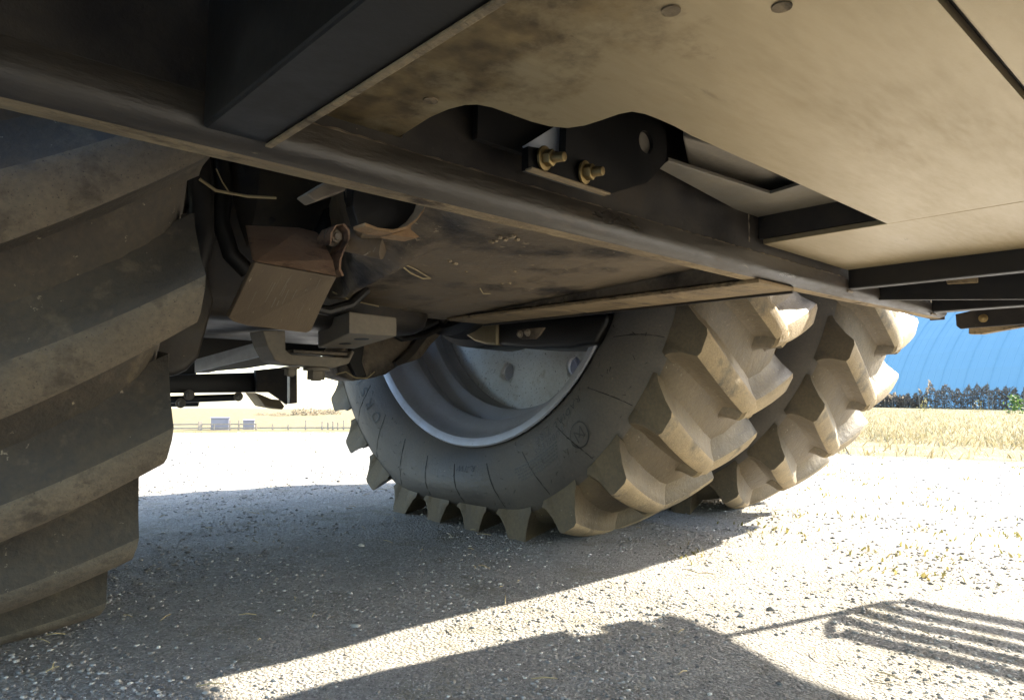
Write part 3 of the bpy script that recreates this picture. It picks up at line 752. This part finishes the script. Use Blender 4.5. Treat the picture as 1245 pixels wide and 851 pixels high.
# box above the plates (closes the opening)
mb = MB(); mb.box(.272, 1.60, -.9, .405, ZP+.012, 1.0); part('tank_body', mb, M['paint'])
mb = MB(); mb.box(.327, 1.60, .408, .663, .93, 1.0); part('tank_floor', mb, M['black'])
mb = MB(); mb.box(1.2235, 1.60, .408, .662, ZP+.012, .928); part('tank_side', mb, M['paint'])
mb = MB(); mb.box(.327, .40, .408, .662, ZP+.012, .928); part('tank_side', mb, M['black'])
# light box tube inside the opening
q = [P(800, 205, Z=.775), P(812, 196, Z=.775), P(936, 236, Z=.775), P(975, 224, Z=.775), P(1030, 246, Z=.775), P(1000, 268, Z=.775), P(925, 272, Z=.775)]
part('inner_shelf', MB().prism(q, (0, 0, .006)), M['shelf'], .001)
q = [P(830, 168, Z=.80), P(870, 178, Z=.80), P(972, 226, Z=.80), P(936, 236, Z=.80), P(836, 200, Z=.80)]
part('inner_box', MB().prism(q, (0, 0, .10)), M['greysteel'], .003)
# octagonal bracket with its hole, bolts and decal
YB = .60
octo = [(642, 206), (738, 237), (787, 222), (811, 195), (808, 160), (770, 110), (690, 100), (687, 186), (642, 178)]
def holed_plate(outline, hole, hr, thick, y, name, m, bevel=.001):
    bm = bmesh.new()
    ol = [P(a, b, Y=y) for a, b in outline]; hc = P(*hole, Y=y); n = 24
    hl = [hc+Vector((hr*math.cos(2*PI*i/n), 0, hr*math.sin(2*PI*i/n))) for i in range(n)]
    ov = [bm.verts.new(q) for q in ol]; hv = [bm.verts.new(q) for q in hl]
    es = [bm.edges.new((L[i], L[(i+1) % len(L)])) for L in (ov, hv) for i in range(len(L))]
    bmesh.ops.triangle_fill(bm, edges=es, use_beauty=True)
    d = [f for f in bm.faces if (f.calc_center_median()-hc).length < hr*.95 and all(v in hv for v in f.verts)]
    bmesh.ops.delete(bm, geom=d, context='FACES_ONLY')
    r = bmesh.ops.extrude_face_region(bm, geom=bm.faces[:]); bmesh.ops.translate(bm, verts=[v for v in r['geom'] if isinstance(v, bmesh.types.BMVert)], vec=(0, thick, 0))
    bmesh.ops.recalc_face_normals(bm, faces=bm.faces)
    me = bpy.data.meshes.new(name); bm.to_mesh(me); bm.free(); me.materials.append(m); o = link(name, me, tractor); return o
holed_plate(octo, (785, 173), .0165, .012, YB, 'bracket_plate', M['black'])
hc = P(785, 173, Y=YB+.006); n = 24
part('pivot_pin', MB().prism([hc+Vector((.017*math.cos(2*PI*i/n), 0, .017*math.sin(2*PI*i/n))) for i in range(n)], (0, .04, 0)), M['greysteel'], .002)
q0 = P(642, 207, Y=YB-.002); q1 = P(738, 238, Y=YB-.002)
part('weld_lip', MB().ribbon([q0, q1], (0, .012, 0), (0, 0, .003)), M['dusty'], .001)
def hexpts(c, ax, r):
    a = ax.orthogonal().normalized(); b = ax.cross(a); return [c+(a*math.cos(PI/3*i)+b*math.sin(PI/3*i))*r for i in range(6)]
def bolt(c, ax, r, length, m, washer=True, parent=tractor):
    ax = Vector(ax).normalized(); mb = MB()
    if washer: mb.tube([c, c+ax*r*.35], r*1.45, 18)
    mb.prism(hexpts(c+ax*r*.36, ax, r), ax*r*1.0)
    mb.tube([c+ax*r*1.36, c+ax*(r*1.36+length)], [r*.62, r*.55], 14)
    return part('bolt', mb, m, r*.07, True, parent=parent)
bolt(P(660, 193, Y=YB-.0015), (.25, -1, -.10), .0105, .016, M['brass'])
bolt(P(709, 210, Y=YB-.0015), (.25, -1, -.10), .0105, .014, M['brass'])
# white decal behind the bracket, seen over its edge
dq = [P(636, 178, Y=.62), P(684, 148, Y=.62), P(688, 192, Y=.62), P(640, 186, Y=.62)]
d = part('decal', MB().prism(dq, (0, .002, 0)), M['decal'])
part('decal_print', MB().add([P(650, 176, Y=.6185), P(674, 165, Y=.6185), P(674.5, 166, Y=.6185), P(651, 177, Y=.6185)], [(0, 1, 2, 3)]).add([P(658, 179.5, Y=.6185), P(676, 171, Y=.6185), P(676.5, 172, Y=.6185), P(659, 180.5, Y=.6185)], [(0, 1, 2, 3)])
     .prism([P(678, 173, Y=.6188)+Vector((.004*math.cos(2*PI*i/12), 0, .004*math.sin(2*PI*i/12))) for i in range(12)], (0, -.0006, 0)), M['ink_hole_black'], parent=d)
mb = MB(); mb.box(.52, .80, .645, .655, .74, .90); part('backing_plate', mb, M['black'])

# ---- dark side: side channel and roof plate over the camera's left
part('side_channel', MB().box(.205, .268, -.9, .653, .669, .803), M['black'], .003)
o = part('channel_lip', MB().box(.2625, .2695, -.9, .652, .6655, .6685), M['dusty'], .001)
part('roof_plate', MB().box(-1.2, .2025, -.9, .655, .805, .82), M['black'], .003)
part('roof_plate', MB().box(-1.2, .29, .70, 1.0, 2.12, 2.14), M['black'], .003)

# ---- right: folding step frame, channels, hanger
part('frame_channel', MB().box(1.604, 1.632, -.9, .6545, .679, .735), M['black'], .003)
part('frame_channel', MB().prism([P(1033, 353, X=1.79), P(1239, 326, X=1.79), P(1400, 305, X=1.79), P(1400, 364, X=1.79), P(1239, 364, X=1.79), P(1033, 365, X=1.79)], (.012, 0, 0)), M['black'], .002)
part('frame_channel', MB().box(2.157, 2.20, -.9, .655, .677, .735), M['black'], .003)
part('beam_end_blocker', MB().box(2.2895, 2.300, .664, .702, .668, .80), M['paint'], .002)  # hidden plate added to close a gap in the beam's shadow
part('deck_plate', MB().prism([Vector(q) for q in ((1.635, -.9, .742), (2.48, -.9, .742), (2.58, .30, .742), (2.64, .45, .742), (2.56, .60, .742), (2.42, .654, .742), (2.30, .656, .742), (1.635, .654, .742))], (0, 0, .012)), M['paint'], .002)  # out-of-view deck, its outline shaped to set the shadow edge
xb = 2.42
part('hanger_plate', MB().prism([P(1161, 382, X=xb), P(1260, 360, X=xb), P(1260, 393, X=xb), P(1176, 399, X=xb), P(1167, 400, X=xb), P(1162, 396, X=xb)], (.012, 0, 0)), M['paint'], .002)
part('hanger_foot', MB().prism([P(1177, 399, X=xb+.02), P(1260, 388, X=xb+.02), P(1260, 394, X=xb+.02), P(1193, 406, X=xb+.02), P(1177, 406, X=xb+.02)], (.03, 0, 0)), M['dusty'], .002)
bolt(P(1195, 387, X=xb-.001), (-1, -.2, 0), .0085, .004, M['brass'])
part('weld_pad', MB().prism([P(1150, 340, X=1.785), P(1189, 337, X=1.785), P(1189, 344, X=1.785), P(1152, 346, X=1.785)], (-.006, 0, 0)), M['dusty'], .001)
# slotted step tread hanging outside the frame (its shadow falls on the gravel)
mb = MB()
for k in range(5):
    x = 2.35+k*.076; mb.box(x, x+.047+.008*(k == 0), -.35, .38+.075*math.sin(.5+k*.55), .506, .512)
step = part('step_tread', mb, M['paint'], .002)
part('step_rim', MB().ribbon([(2.34, .415, .508), (2.40, .445, .508), (2.52, .46, .508), (2.64, .43, .508), (2.70, .38, .508)], (0, .016, 0), (0, 0, .008)), M['paint'])
part('step_rim', MB().box(2.36, 2.70, -.37, -.355, .495, .53), M['paint'], .002)
part('step_hanger', MB().ribbon([(2.60, .47, .74), (2.50, .455, .52)], (.03, 0, 0), (0, .012, 0)), M['paint'], .001)
part('sun_blocker', MB().box(1.2, 2.42, .52, .81, 1.02, 1.03), M['black'])  # unseen plate added to end the sunlit strip on the gravel

# ---- frame rail along the machine inside the far wheel
rail = part('side_rail', MB().box(1.232, 1.372, .668, 1.66, .651, .659), M['dusty'], .002)
part('rail_web', MB().box(1.362, 1.371, .702, 1.60, .660, .80), M['black'], .002)
part('rail_lip', MB().box(1.3725, 1.380, .672, 1.66, .646, .662), M['paint'], .001)
part('rail_stiffener', MB().box(1.25, 1.36, 1.20, 1.212, .6595, .74), M['cast'], .001)
part('rail_stiffener', MB().box(1.25, 1.36, 1.30, 1.312, .6595, .74), M['cast'], .001)
part('rail_clip', MB().tube([(1.30, 1.26, .66), (1.30, 1.26, .73)], .014, 12), M['dusty'], 0, True)
part('rail_clip', MB().tube([(1.30, 1.17, .66), (1.30, 1.17, .70)], .010, 12), M['cast'], 0, True)
# bracket tab with two bolts below the rail
tb = 1.384
t = part('bracket_tab', MB().prism([P(628, 401, X=tb), P(661, 398, X=tb), P(655, 407, X=tb), P(650, 412, X=tb), P(632, 412.5, X=tb), P(629, 409, X=tb)], (.008, 0, 0)), M['cast'], .001)
bolt(P(632.5, 406.5, X=tb-.001), (-1, 0, 0), .0075, .003, M['greysteel'])
bolt(P(641.5, 404.5, X=tb-.001), (-1, 0, 0), .0075, .003, M['greysteel'])
# casting end showing below the rail
mb = MB(); c = P(588, 395, X=1.5)
prof = [(-.10, .0), (-.09, .03), (-.05, .055), (.02, .065), (.14, .07), (.14, 0)]
pts = [Vector((c.x, c.y-.0+.0, c.z))]
q = [P(562, 400, X=1.45), P(566, 408, X=1.45), P(576, 415, X=1.45), P(590, 419, X=1.45), P(603, 420, X=1.45), P(603, 392, X=1.45), P(562, 392, X=1.45)]
part('hub_casting', MB().prism(q, (.10, 0, 0)), M['tank'], .008, True, seg=3)
q = [P(604, 420, X=1.46), P(640, 424, X=1.46), P(690, 424, X=1.46), P(722, 418, X=1.46), P(738, 392, X=1.46), P(738, 380, X=1.46), P(604, 388, X=1.46)]
part('hub_casting', MB().prism(q, (.16, 0, 0)), M['black'], .012, True, seg=3)

# ---- belly pan: a cast surface with a crease and swept bosses
def pan():
    nx, ny = 70, 96; vs = []; fs = []
    for j in range(ny+1):
        t = j/ny; Y = .705+(1.70-.705)*t
        xl = .44+.36*smooth(.0, 1.0, t); xr = 1.25
        for i in range(nx+1):
            s = i/nx; X = xl+(xr-xl)*s
            z = .737-.0445*Y*1.0
            if X < 1.05: z += .055*(1.05-X)**1.2
            z += .17*smooth(.10, 0, s)**2                                    # rounds up on the left
            z -= .030*math.exp(-((X-.72-.18*(Y-1.1))/.03)**2)*smooth(.95, 1.15, Y)*smooth(1.7, 1.45, Y)   # swept boss
            z += .045*math.exp(-(((X-.60)/.10)**2+((Y-.93)/.10)**2))                # hollow near the clamp
            z -= .016*math.exp(-(((X-.70)/.05)**2+((Y-.86)/.09)**2))
            if X > 1.05: z -= .004
            z += .0015*mnoise.noise(Vector((X*25, Y*25, 0)))
            vs.append((X, Y, z))
    for j in range(ny):
        for i in range(nx): a = j*(nx+1)+i; fs.append((a, a+1, a+nx+2, a+nx+1))
    mb = MB(); mb.add(vs, fs)
    # upper skin so that the pan has thickness
    off = len(mb.v); mb.v += [(x, y, z+.03) for x, y, z in vs]; mb.f += [tuple(q+off for q in f[::-1]) for f in fs]; mb.m += [0]*len(fs)
    N1 = nx+1
    bd = [i for i in range(N1)]+[j*N1+nx for j in range(1, ny+1)]+[ny*N1+i for i in range(nx-1, -1, -1)]+[j*N1 for j in range(ny-1, 0, -1)]
    for a, b in zip(bd, bd[1:]+bd[:1]): mb.f.append((a, b, b+off, a+off)); mb.m.append(0)
    o = mb.build('belly_pan', M['cast'], tractor); smooth_by_angle(o, .5); return o
pan()
part('pan_edge', MB().box(1.252, 1.262, .704, 1.52, .665, .76), M['cast'], .002)
def lump(c, r, n=10, flat=.45, seed=0):
    mb = MB(); vs = []; fs = []
    for i in range(n+1):
        for j in range(n):
            a = PI*i/n; b = 2*PI*j/n; k = 1+.45*mnoise.noise(Vector((math.sin(a)*math.cos(b)*1.7+seed, math.sin(a)*math.sin(b)*1.7, math.cos(a)*1.7)))
            vs.append(c+Vector((math.sin(a)*math.cos(b), math.sin(a)*math.sin(b), math.cos(a)*flat))*r*k)
    for i in range(n):
        for j in range(n): fs.append((i*n+j, i*n+(j+1) % n, (i+1)*n+(j+1) % n, (i+1)*n+j))
    return mb.add(vs, fs)
def panz(px, py):
    best = None
    for z in np.linspace(.60, .76, 161):
        q = P(px, py, Z=z); zz = .737-.0445*q.y+(.055*(1.05-q.x)**1.2 if q.x < 1.05 else 0)
        if best is None or abs(zz-z) < best[0]: best = (abs(zz-z), q)
    return best[1]
for k, (x, y, r) in enumerate(((597, 294, .006), (606, 288, .007), (614, 291, .0055), (622, 287, .0075), (628, 291, .006), (602, 293, .005), (553, 320, .0065), (546, 317, .005), (610, 344, .0055), (619, 344, .005), (566, 330, .0035), (625, 330, .004))):
    part('mud_clump', lump(panz(x, y), r, 8, .6, k*3.1), M['mud'], 0, True)
def straw(pts, r, name='straw'):
    part(name, MB().tube(pts, r, 5), M['straw'])
def off(px, py, d=-.004): q = panz(px, py); return q+Vector((0, 0, d))
straw([off(484, 318), off(500, 326, -.012), off(514, 331, -.014), off(523, 335, -.006)], .0016)
straw([off(486, 317), off(504, 325, -.004), off(523, 333, -.01)], .0012)
straw([off(404, 350, -.01), off(425, 359, -.012), off(460, 367, -.012)], .0017)
straw([off(583, 349, -.003), off(587, 353, -.008), off(596, 355, -.004)], .0012)
straw([off(598, 371, -.002), off(618, 372, -.003)], .001)

# weld beads and fasteners
def weld(name, a, b, r, parent=tractor, n=60):
    a, b = Vector(a), Vector(b); pts = []; rs = []
    for i in range(n+1):
        t = i/n; pts.append(a.lerp(b, t)+Vector((random.gauss(0, .0006), random.gauss(0, .0006), random.gauss(0, .0006)))); rs.append(r*random.uniform(.7, 1.35))
    return part(name, MB().tube(pts, rs, 6), M['cast'], 0, True)
weld('weld_bead', (.30, .662, .7048), (1.60, .662, .7048), .0026, n=150)
weld('weld_bead', (1.19, .665, .722), (1.19, .665, .80), .0022, n=14)
weld('weld_bead', (1.605, .657, .676), (1.632, .657, .676), .003, n=6)
weld('weld_bead', (2.157, .657, .673), (2.20, .657, .673), .003, n=8)
for k in range(9): bolt(Vector((1.257, .78+k*.082, .664)), (0, 0, -1), .0055, .002, M['cast'])
for (x, y) in ((.62, 2.27), (.78, 2.27), (.94, 2.27), (1.10, 2.27)): bolt(Vector((x, y, .66)), (0, -1, 0), .011, .004, M['paint'])
for k in range(7):
    a = -1.2+k*.4; bolt(Vector((1.398, YC+.27*math.sin(a), ZC-.27*math.cos(a))), (-1, 0, 0), .012, .004, M['paint'])
for (pts, r, y) in (([(452, 392), (470, 402), (492, 404), (512, 398), (530, 390)], .012, 1.9), ([(440, 386), (462, 398), (488, 412), (516, 408), (540, 396)], .010, 1.93), ([(345, 345), (372, 372), (398, 378), (426, 370), (445, 352)], .012, 1.45)):
    h = part('hydraulic_hose', MB().tube([P(a, b, Y=y) for a, b in pts], r, 10), M['black'], 0, True)
    c = P(*pts[2], Y=y); part('cable_tie', MB().tube([c-Vector((.003, 0, 0)), c+Vector((.003, 0, 0))], r*1.12, 10), M['greysteel'], parent=h)
# ---- left of the pan: clamp, stub, bracket loop, hoses
def ptsY(l, y): return [P(a, b, Y=y) for a, b in l]
part('clamp_ring', MB().ribbon(ptsY([(436, 277), (452, 283), (470, 285), (486, 281), (498, 272), (507, 260), (512, 246), (514, 236)], .80), (0, .03, 0), (0, 0, .004)), M['orange'], .001)
part('hollow_shade_sheet', MB().prism(ptsY([(430, 210), (516, 210), (513, 236), (511, 246), (506, 259), (497, 271), (485, 280), (470, 284), (452, 282), (436, 276), (428, 250)], .81), (0, .02, 0)), M['black'], .002)  # flat black sheet painted in for the darkness inside the ring
part('clamp_foot', MB().prism([P(474, 285, Y=.805), P(490, 280, Y=.805), P(501, 270, Y=.805), P(499, 279, Y=.805), P(510, 288, Y=.805), P(505, 290, Y=.805), P(485, 287, Y=.805)], (0, .03, 0)), M['orange'], .001)
mb = MB(); c = P(470, 235, Y=1.08); mb.v = []; mb.lathe([(-.03, 0), (-.03, .055), (.05, .06), (.05, 0)], 28)
mb.v = [(c.x+b*.2+b*.8, c.y+a, c.z+d) for a, b, d in mb.v]; part('breather_cap', mb, M['black'], 0, True)
mb = MB(); mb.tube([P(420, 290, Y=1.15), P(466, 300, Y=1.10)], .024, 18); part('pipe_stub', mb, M['scraped'], 0, True)
part('clamp_loop', MB().ribbon(ptsY([(392, 300), (393, 286), (399, 277), (408, 276), (414, 284), (414, 294), (409, 305), (404, 318), (403, 330), (407, 338)], 1.12), (0, .05, 0), lambda i: Vector((.004, 0, .002))), M['rust'], .001)
bolt(P(403, 288, Y=1.12), (.1, -1, -.1), .012, .004, M['cast'])
for k, (pts, r, y) in enumerate(([[(238, 190), (243, 240), (244, 290), (234, 330), (222, 350)], .024, 1.35], [[(268, 190), (272, 230), (268, 270), (280, 310), (300, 330)], .02, 1.62], [[(300, 190), (310, 250), (330, 270)], .018, 1.6], [[(430, 240), (400, 262), (380, 300), (372, 330)], .018, 1.5])):
    part('hydraulic_hose', MB().tube(ptsY(pts, y), r, 12), M['black'], 0, True)
straw(ptsY([(242, 218), (262, 232), (300, 239), (335, 241)], 1.3), .003, 'straw')
straw(ptsY([(262, 205), (270, 222), (278, 234)], 1.3), .0012, 'straw')
part('frame_hook', MB().prism(ptsY([(372, 236), (383, 245), (420, 232), (420, 216), (398, 220)], .80), (0, .03, 0)), M['cast'], .002)
# dark guard behind the near tyre
part('inner_guard', MB().prism(ptsY([(222, 240), (246, 300), (262, 364), (252, 400), (242, 435), (228, 450), (212, 458), (198, 457), (192, 452), (180, 420), (175, 320), (200, 240)], 1.62), (0, .18, 0)), M['paint'], .02, True, seg=3)

# ---- bent rock guard hanging by the case
def guard():
    tl, tr = P(300, 275, Y=1.20), P(386, 283, Y=1.18); cl, cr = P(309, 318, Y=1.06), P(409, 336, Y=1.05); bl, br = P(277, 385, Y=1.18), P(372, 405, Y=1.17)
    b2 = P(283, 391, Y=1.18); tm = P(366, 278, Y=1.185); rm = P(404, 318, Y=1.08); r2 = P(396, 362, Y=1.10)
    th = Vector((0, .012, .004))
    up = [tl, cl, cr, rm, P(394, 296, Y=1.15), tr, tm]; lo = [cl+Vector((0, -.0005, -.0015)), bl, b2, P(300, 396, Y=1.18), br, P(378, 402, Y=1.165), r2, cr+Vector((0, -.0005, -.0015))]
    mb = MB()
    for k in range(14):
        u0 = random.uniform(.15, .97); v0 = random.uniform(.02, .6); v1 = min(.97, v0+random.uniform(.1, .45)); wdt = random.uniform(.0003, .0008)
        f = lambda u, v: (cl.lerp(cr, u)).lerp(bl.lerp(br, u), v)+Vector((0, -.0006, -.0008))
        p, q = f(u0, v0), f(u0+random.gauss(0, .006), v1); n = (cr-cl).normalized()*wdt
        mb.add([p-n, p+n, q+n*.5, q-n*.5], [(0, 1, 2, 3)])
    a = mb.build('scratches', M['greysteel'], tractor, fix=False); a['kind'] = 'stuff'
    a = part('guard_upper', MB().prism(up, th), M['rust'], .002)
    b = part('guard_lower', MB().prism(lo, th), M['scraped'], .002)
guard()
# ---- drawbar block with two pin holes
def block():
    y0, y1 = 1.50, 1.78
    a, b, c, d = P(424, 379, Y=y0), P(482, 386, Y=y0), P(482, 409, Y=y0), P(424, 405, Y=y0)
    e, f = P(431, 424, Y=y1), P(386, 423, Y=y1); g2, h2 = P(431, 396, Y=y1), P(386, 392, Y=y1)
    mb = MB(); mb.add([a, b, c, d, e, f, h2, g2], [(0, 1, 2, 3), (3, 2, 4, 5), (0, 3, 5, 6), (1, 7, 4, 2), (0, 6, 7, 1), (6, 5, 4, 7)])
    o = part('drawbar_block', mb, M['greysteel'], .003)
    n = (c-d).cross(e-c).normalized(); n = n if n.z < 0 else -n
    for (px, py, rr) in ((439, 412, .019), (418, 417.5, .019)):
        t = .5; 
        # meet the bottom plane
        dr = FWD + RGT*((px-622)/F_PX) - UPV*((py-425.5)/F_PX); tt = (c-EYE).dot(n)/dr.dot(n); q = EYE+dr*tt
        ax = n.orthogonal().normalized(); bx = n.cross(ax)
        part('hole_shade_disc', MB().prism([q+(ax*math.cos(2*PI*i/20)+bx*math.sin(2*PI*i/20))*rr+n*.0004 for i in range(20)], n*.0008), M['ink_hole_black'])  # black discs on the face stand in for the dark inside the holes
block()
# U strap with bolts
us = [(319, 402), (325, 421), (334, 438), (342, 442), (349, 443), (405, 447.5), (424, 442), (431, 428), (428, 426), (424, 435), (354, 431), (347, 426), (346.5, 402)]
part('support_strap', MB().prism(ptsY(us, 1.72), (0, .09, 0)), M['greysteel'], .003)
bolt(P(353, 446, Y=1.75), (0, 0, -1), .016, .004, M['greysteel']); bolt(P(384, 447, Y=1.75), (0, 0, -1), .024, .003, M['greysteel'])
part('spacer_bar', MB().prism(ptsY([(356, 425), (424, 429), (424, 433), (356, 429)], 1.735), (0, .06, 0)), M['cast'], .001)
# bar running to the rear, sky light put into its colour
def rearbar():
    a, b, c, d = P(325, 412, Y=1.82), P(236, 437, Y=2.25), P(236, 453, Y=2.25), P(328, 430, Y=1.82)
    e = P(336, 443, Y=1.80); f = P(276, 450, Y=2.05); g2 = P(239, 454, Y=2.24)
    t = Vector((.05, .03, 0))
    part('tow_bar', MB().add([a, b, c, d, a+t, b+t, c+t, d+t], [(0, 1, 2, 3), (4, 7, 6, 5), (0, 4, 5, 1), (3, 2, 6, 7), (0, 3, 7, 4), (1, 5, 6, 2)]), M['skylit_steel'], .002)
    part('tow_bar_base', MB().prism([P(236, 454, Y=2.26), P(328, 431, Y=1.84), P(338, 442, Y=1.84), P(300, 448, Y=2.0), P(276, 450, Y=2.1)], (.01, .02, .012)), M['greysteel'], .001)
rearbar()
part('rear_cross_member', MB().prism(ptsY([(150, 340), (470, 340), (470, 425), (431, 430), (345, 436), (240, 440), (150, 455)], 2.36), (0, .10, 0)), M['black'], .004)
# cross tube, brackets and rods at the rear, against the light
YR = 2.62
part('rear_cross_tube', MB().prism(ptsY([(192, 456), (330, 452), (330, 477), (192, 478)], YR), (0, .10, 0)), M['black'], .006, True)
part('rear_bracket', MB().prism(ptsY([(310, 450), (349, 446), (349, 492), (340, 485), (328, 477), (312, 477)], YR-.03), (0, .02, 0)), M['paint'], .002)
part('rear_bracket', MB().prism(ptsY([(309, 477), (318, 480), (330, 485), (340, 486), (346, 494), (343, 498), (322, 494), (316, 486)], YR), (0, .10, 0)), M['dusty'], .004)
part('rear_post', MB().prism(ptsY([(352, 447), (361, 447), (361, 490), (352, 491)], YR+.02), (0, .05, 0)), M['cast'], .002)
part('rear_rod', MB().tube([P(203, 486, Y=YR), P(285, 483, Y=YR)], .013, 12), M['black'], 0, True)
part('rear_rod', MB().tube([P(203, 490, Y=YR+.05), P(240, 489.5, Y=YR+.05)], .014, 12), M['black'], 0, True)
for (x, y, r) in ((229, 480, .013), (219, 490, .012), (289, 482, .012)):
    bolt(P(x, y, Y=YR-.03), (0, -1, -.1), r, .004, M['greysteel'])
part('rear_frame', MB().prism(ptsY([(186, 440), (250, 425), (250, 447), (240, 452), (236, 458), (186, 458)], YR+.12), (0, .06, 0)), M['black'], .003)
# dark casting and strap in front of the far tyre
part('steering_knuckle', MB().prism(ptsY([(408, 440), (414, 425), (430, 400), (482, 391), (548, 389), (545, 398), (524, 420), (512, 436), (500, 440), (486, 444), (470, 455), (452, 460), (430, 463), (412, 458)], 1.98), (0, .12, 0)), M['cast'], .010, True, seg=3)
part('knuckle_rib', MB().prism(ptsY([(520, 392), (534, 391), (505, 430), (494, 441), (484, 445), (480, 440), (498, 424)], 1.955), (0, .024, 0)), M['paint'], .004)
part('knuckle_rib', MB().prism(ptsY([(430, 402), (446, 399), (440, 440), (446, 458), (434, 460), (424, 440)], 1.955), (0, .024, 0)), M['black'], .004)
straw(ptsY([(408, 455), (420, 452), (431, 459), (446, 460), (455, 452)], 1.94), .0022)

part('rear_chassis', MB().box(-.5, 1.35, -4.5, -1.35, .42, 1.5), M['black'], .05)  # unseen rear half as a plain box, added to hold back light
# ---- machine body overhead (out of view, shades the yard from above)
part('hood', MB().box(.35, 1.40, 1.02, 4.2, 1.42, 2.5), M['black'], .05)
part('cab', MB().box(.15, 1.55, -1.6, .98, 1.05, 3.0), M['black'], .06)
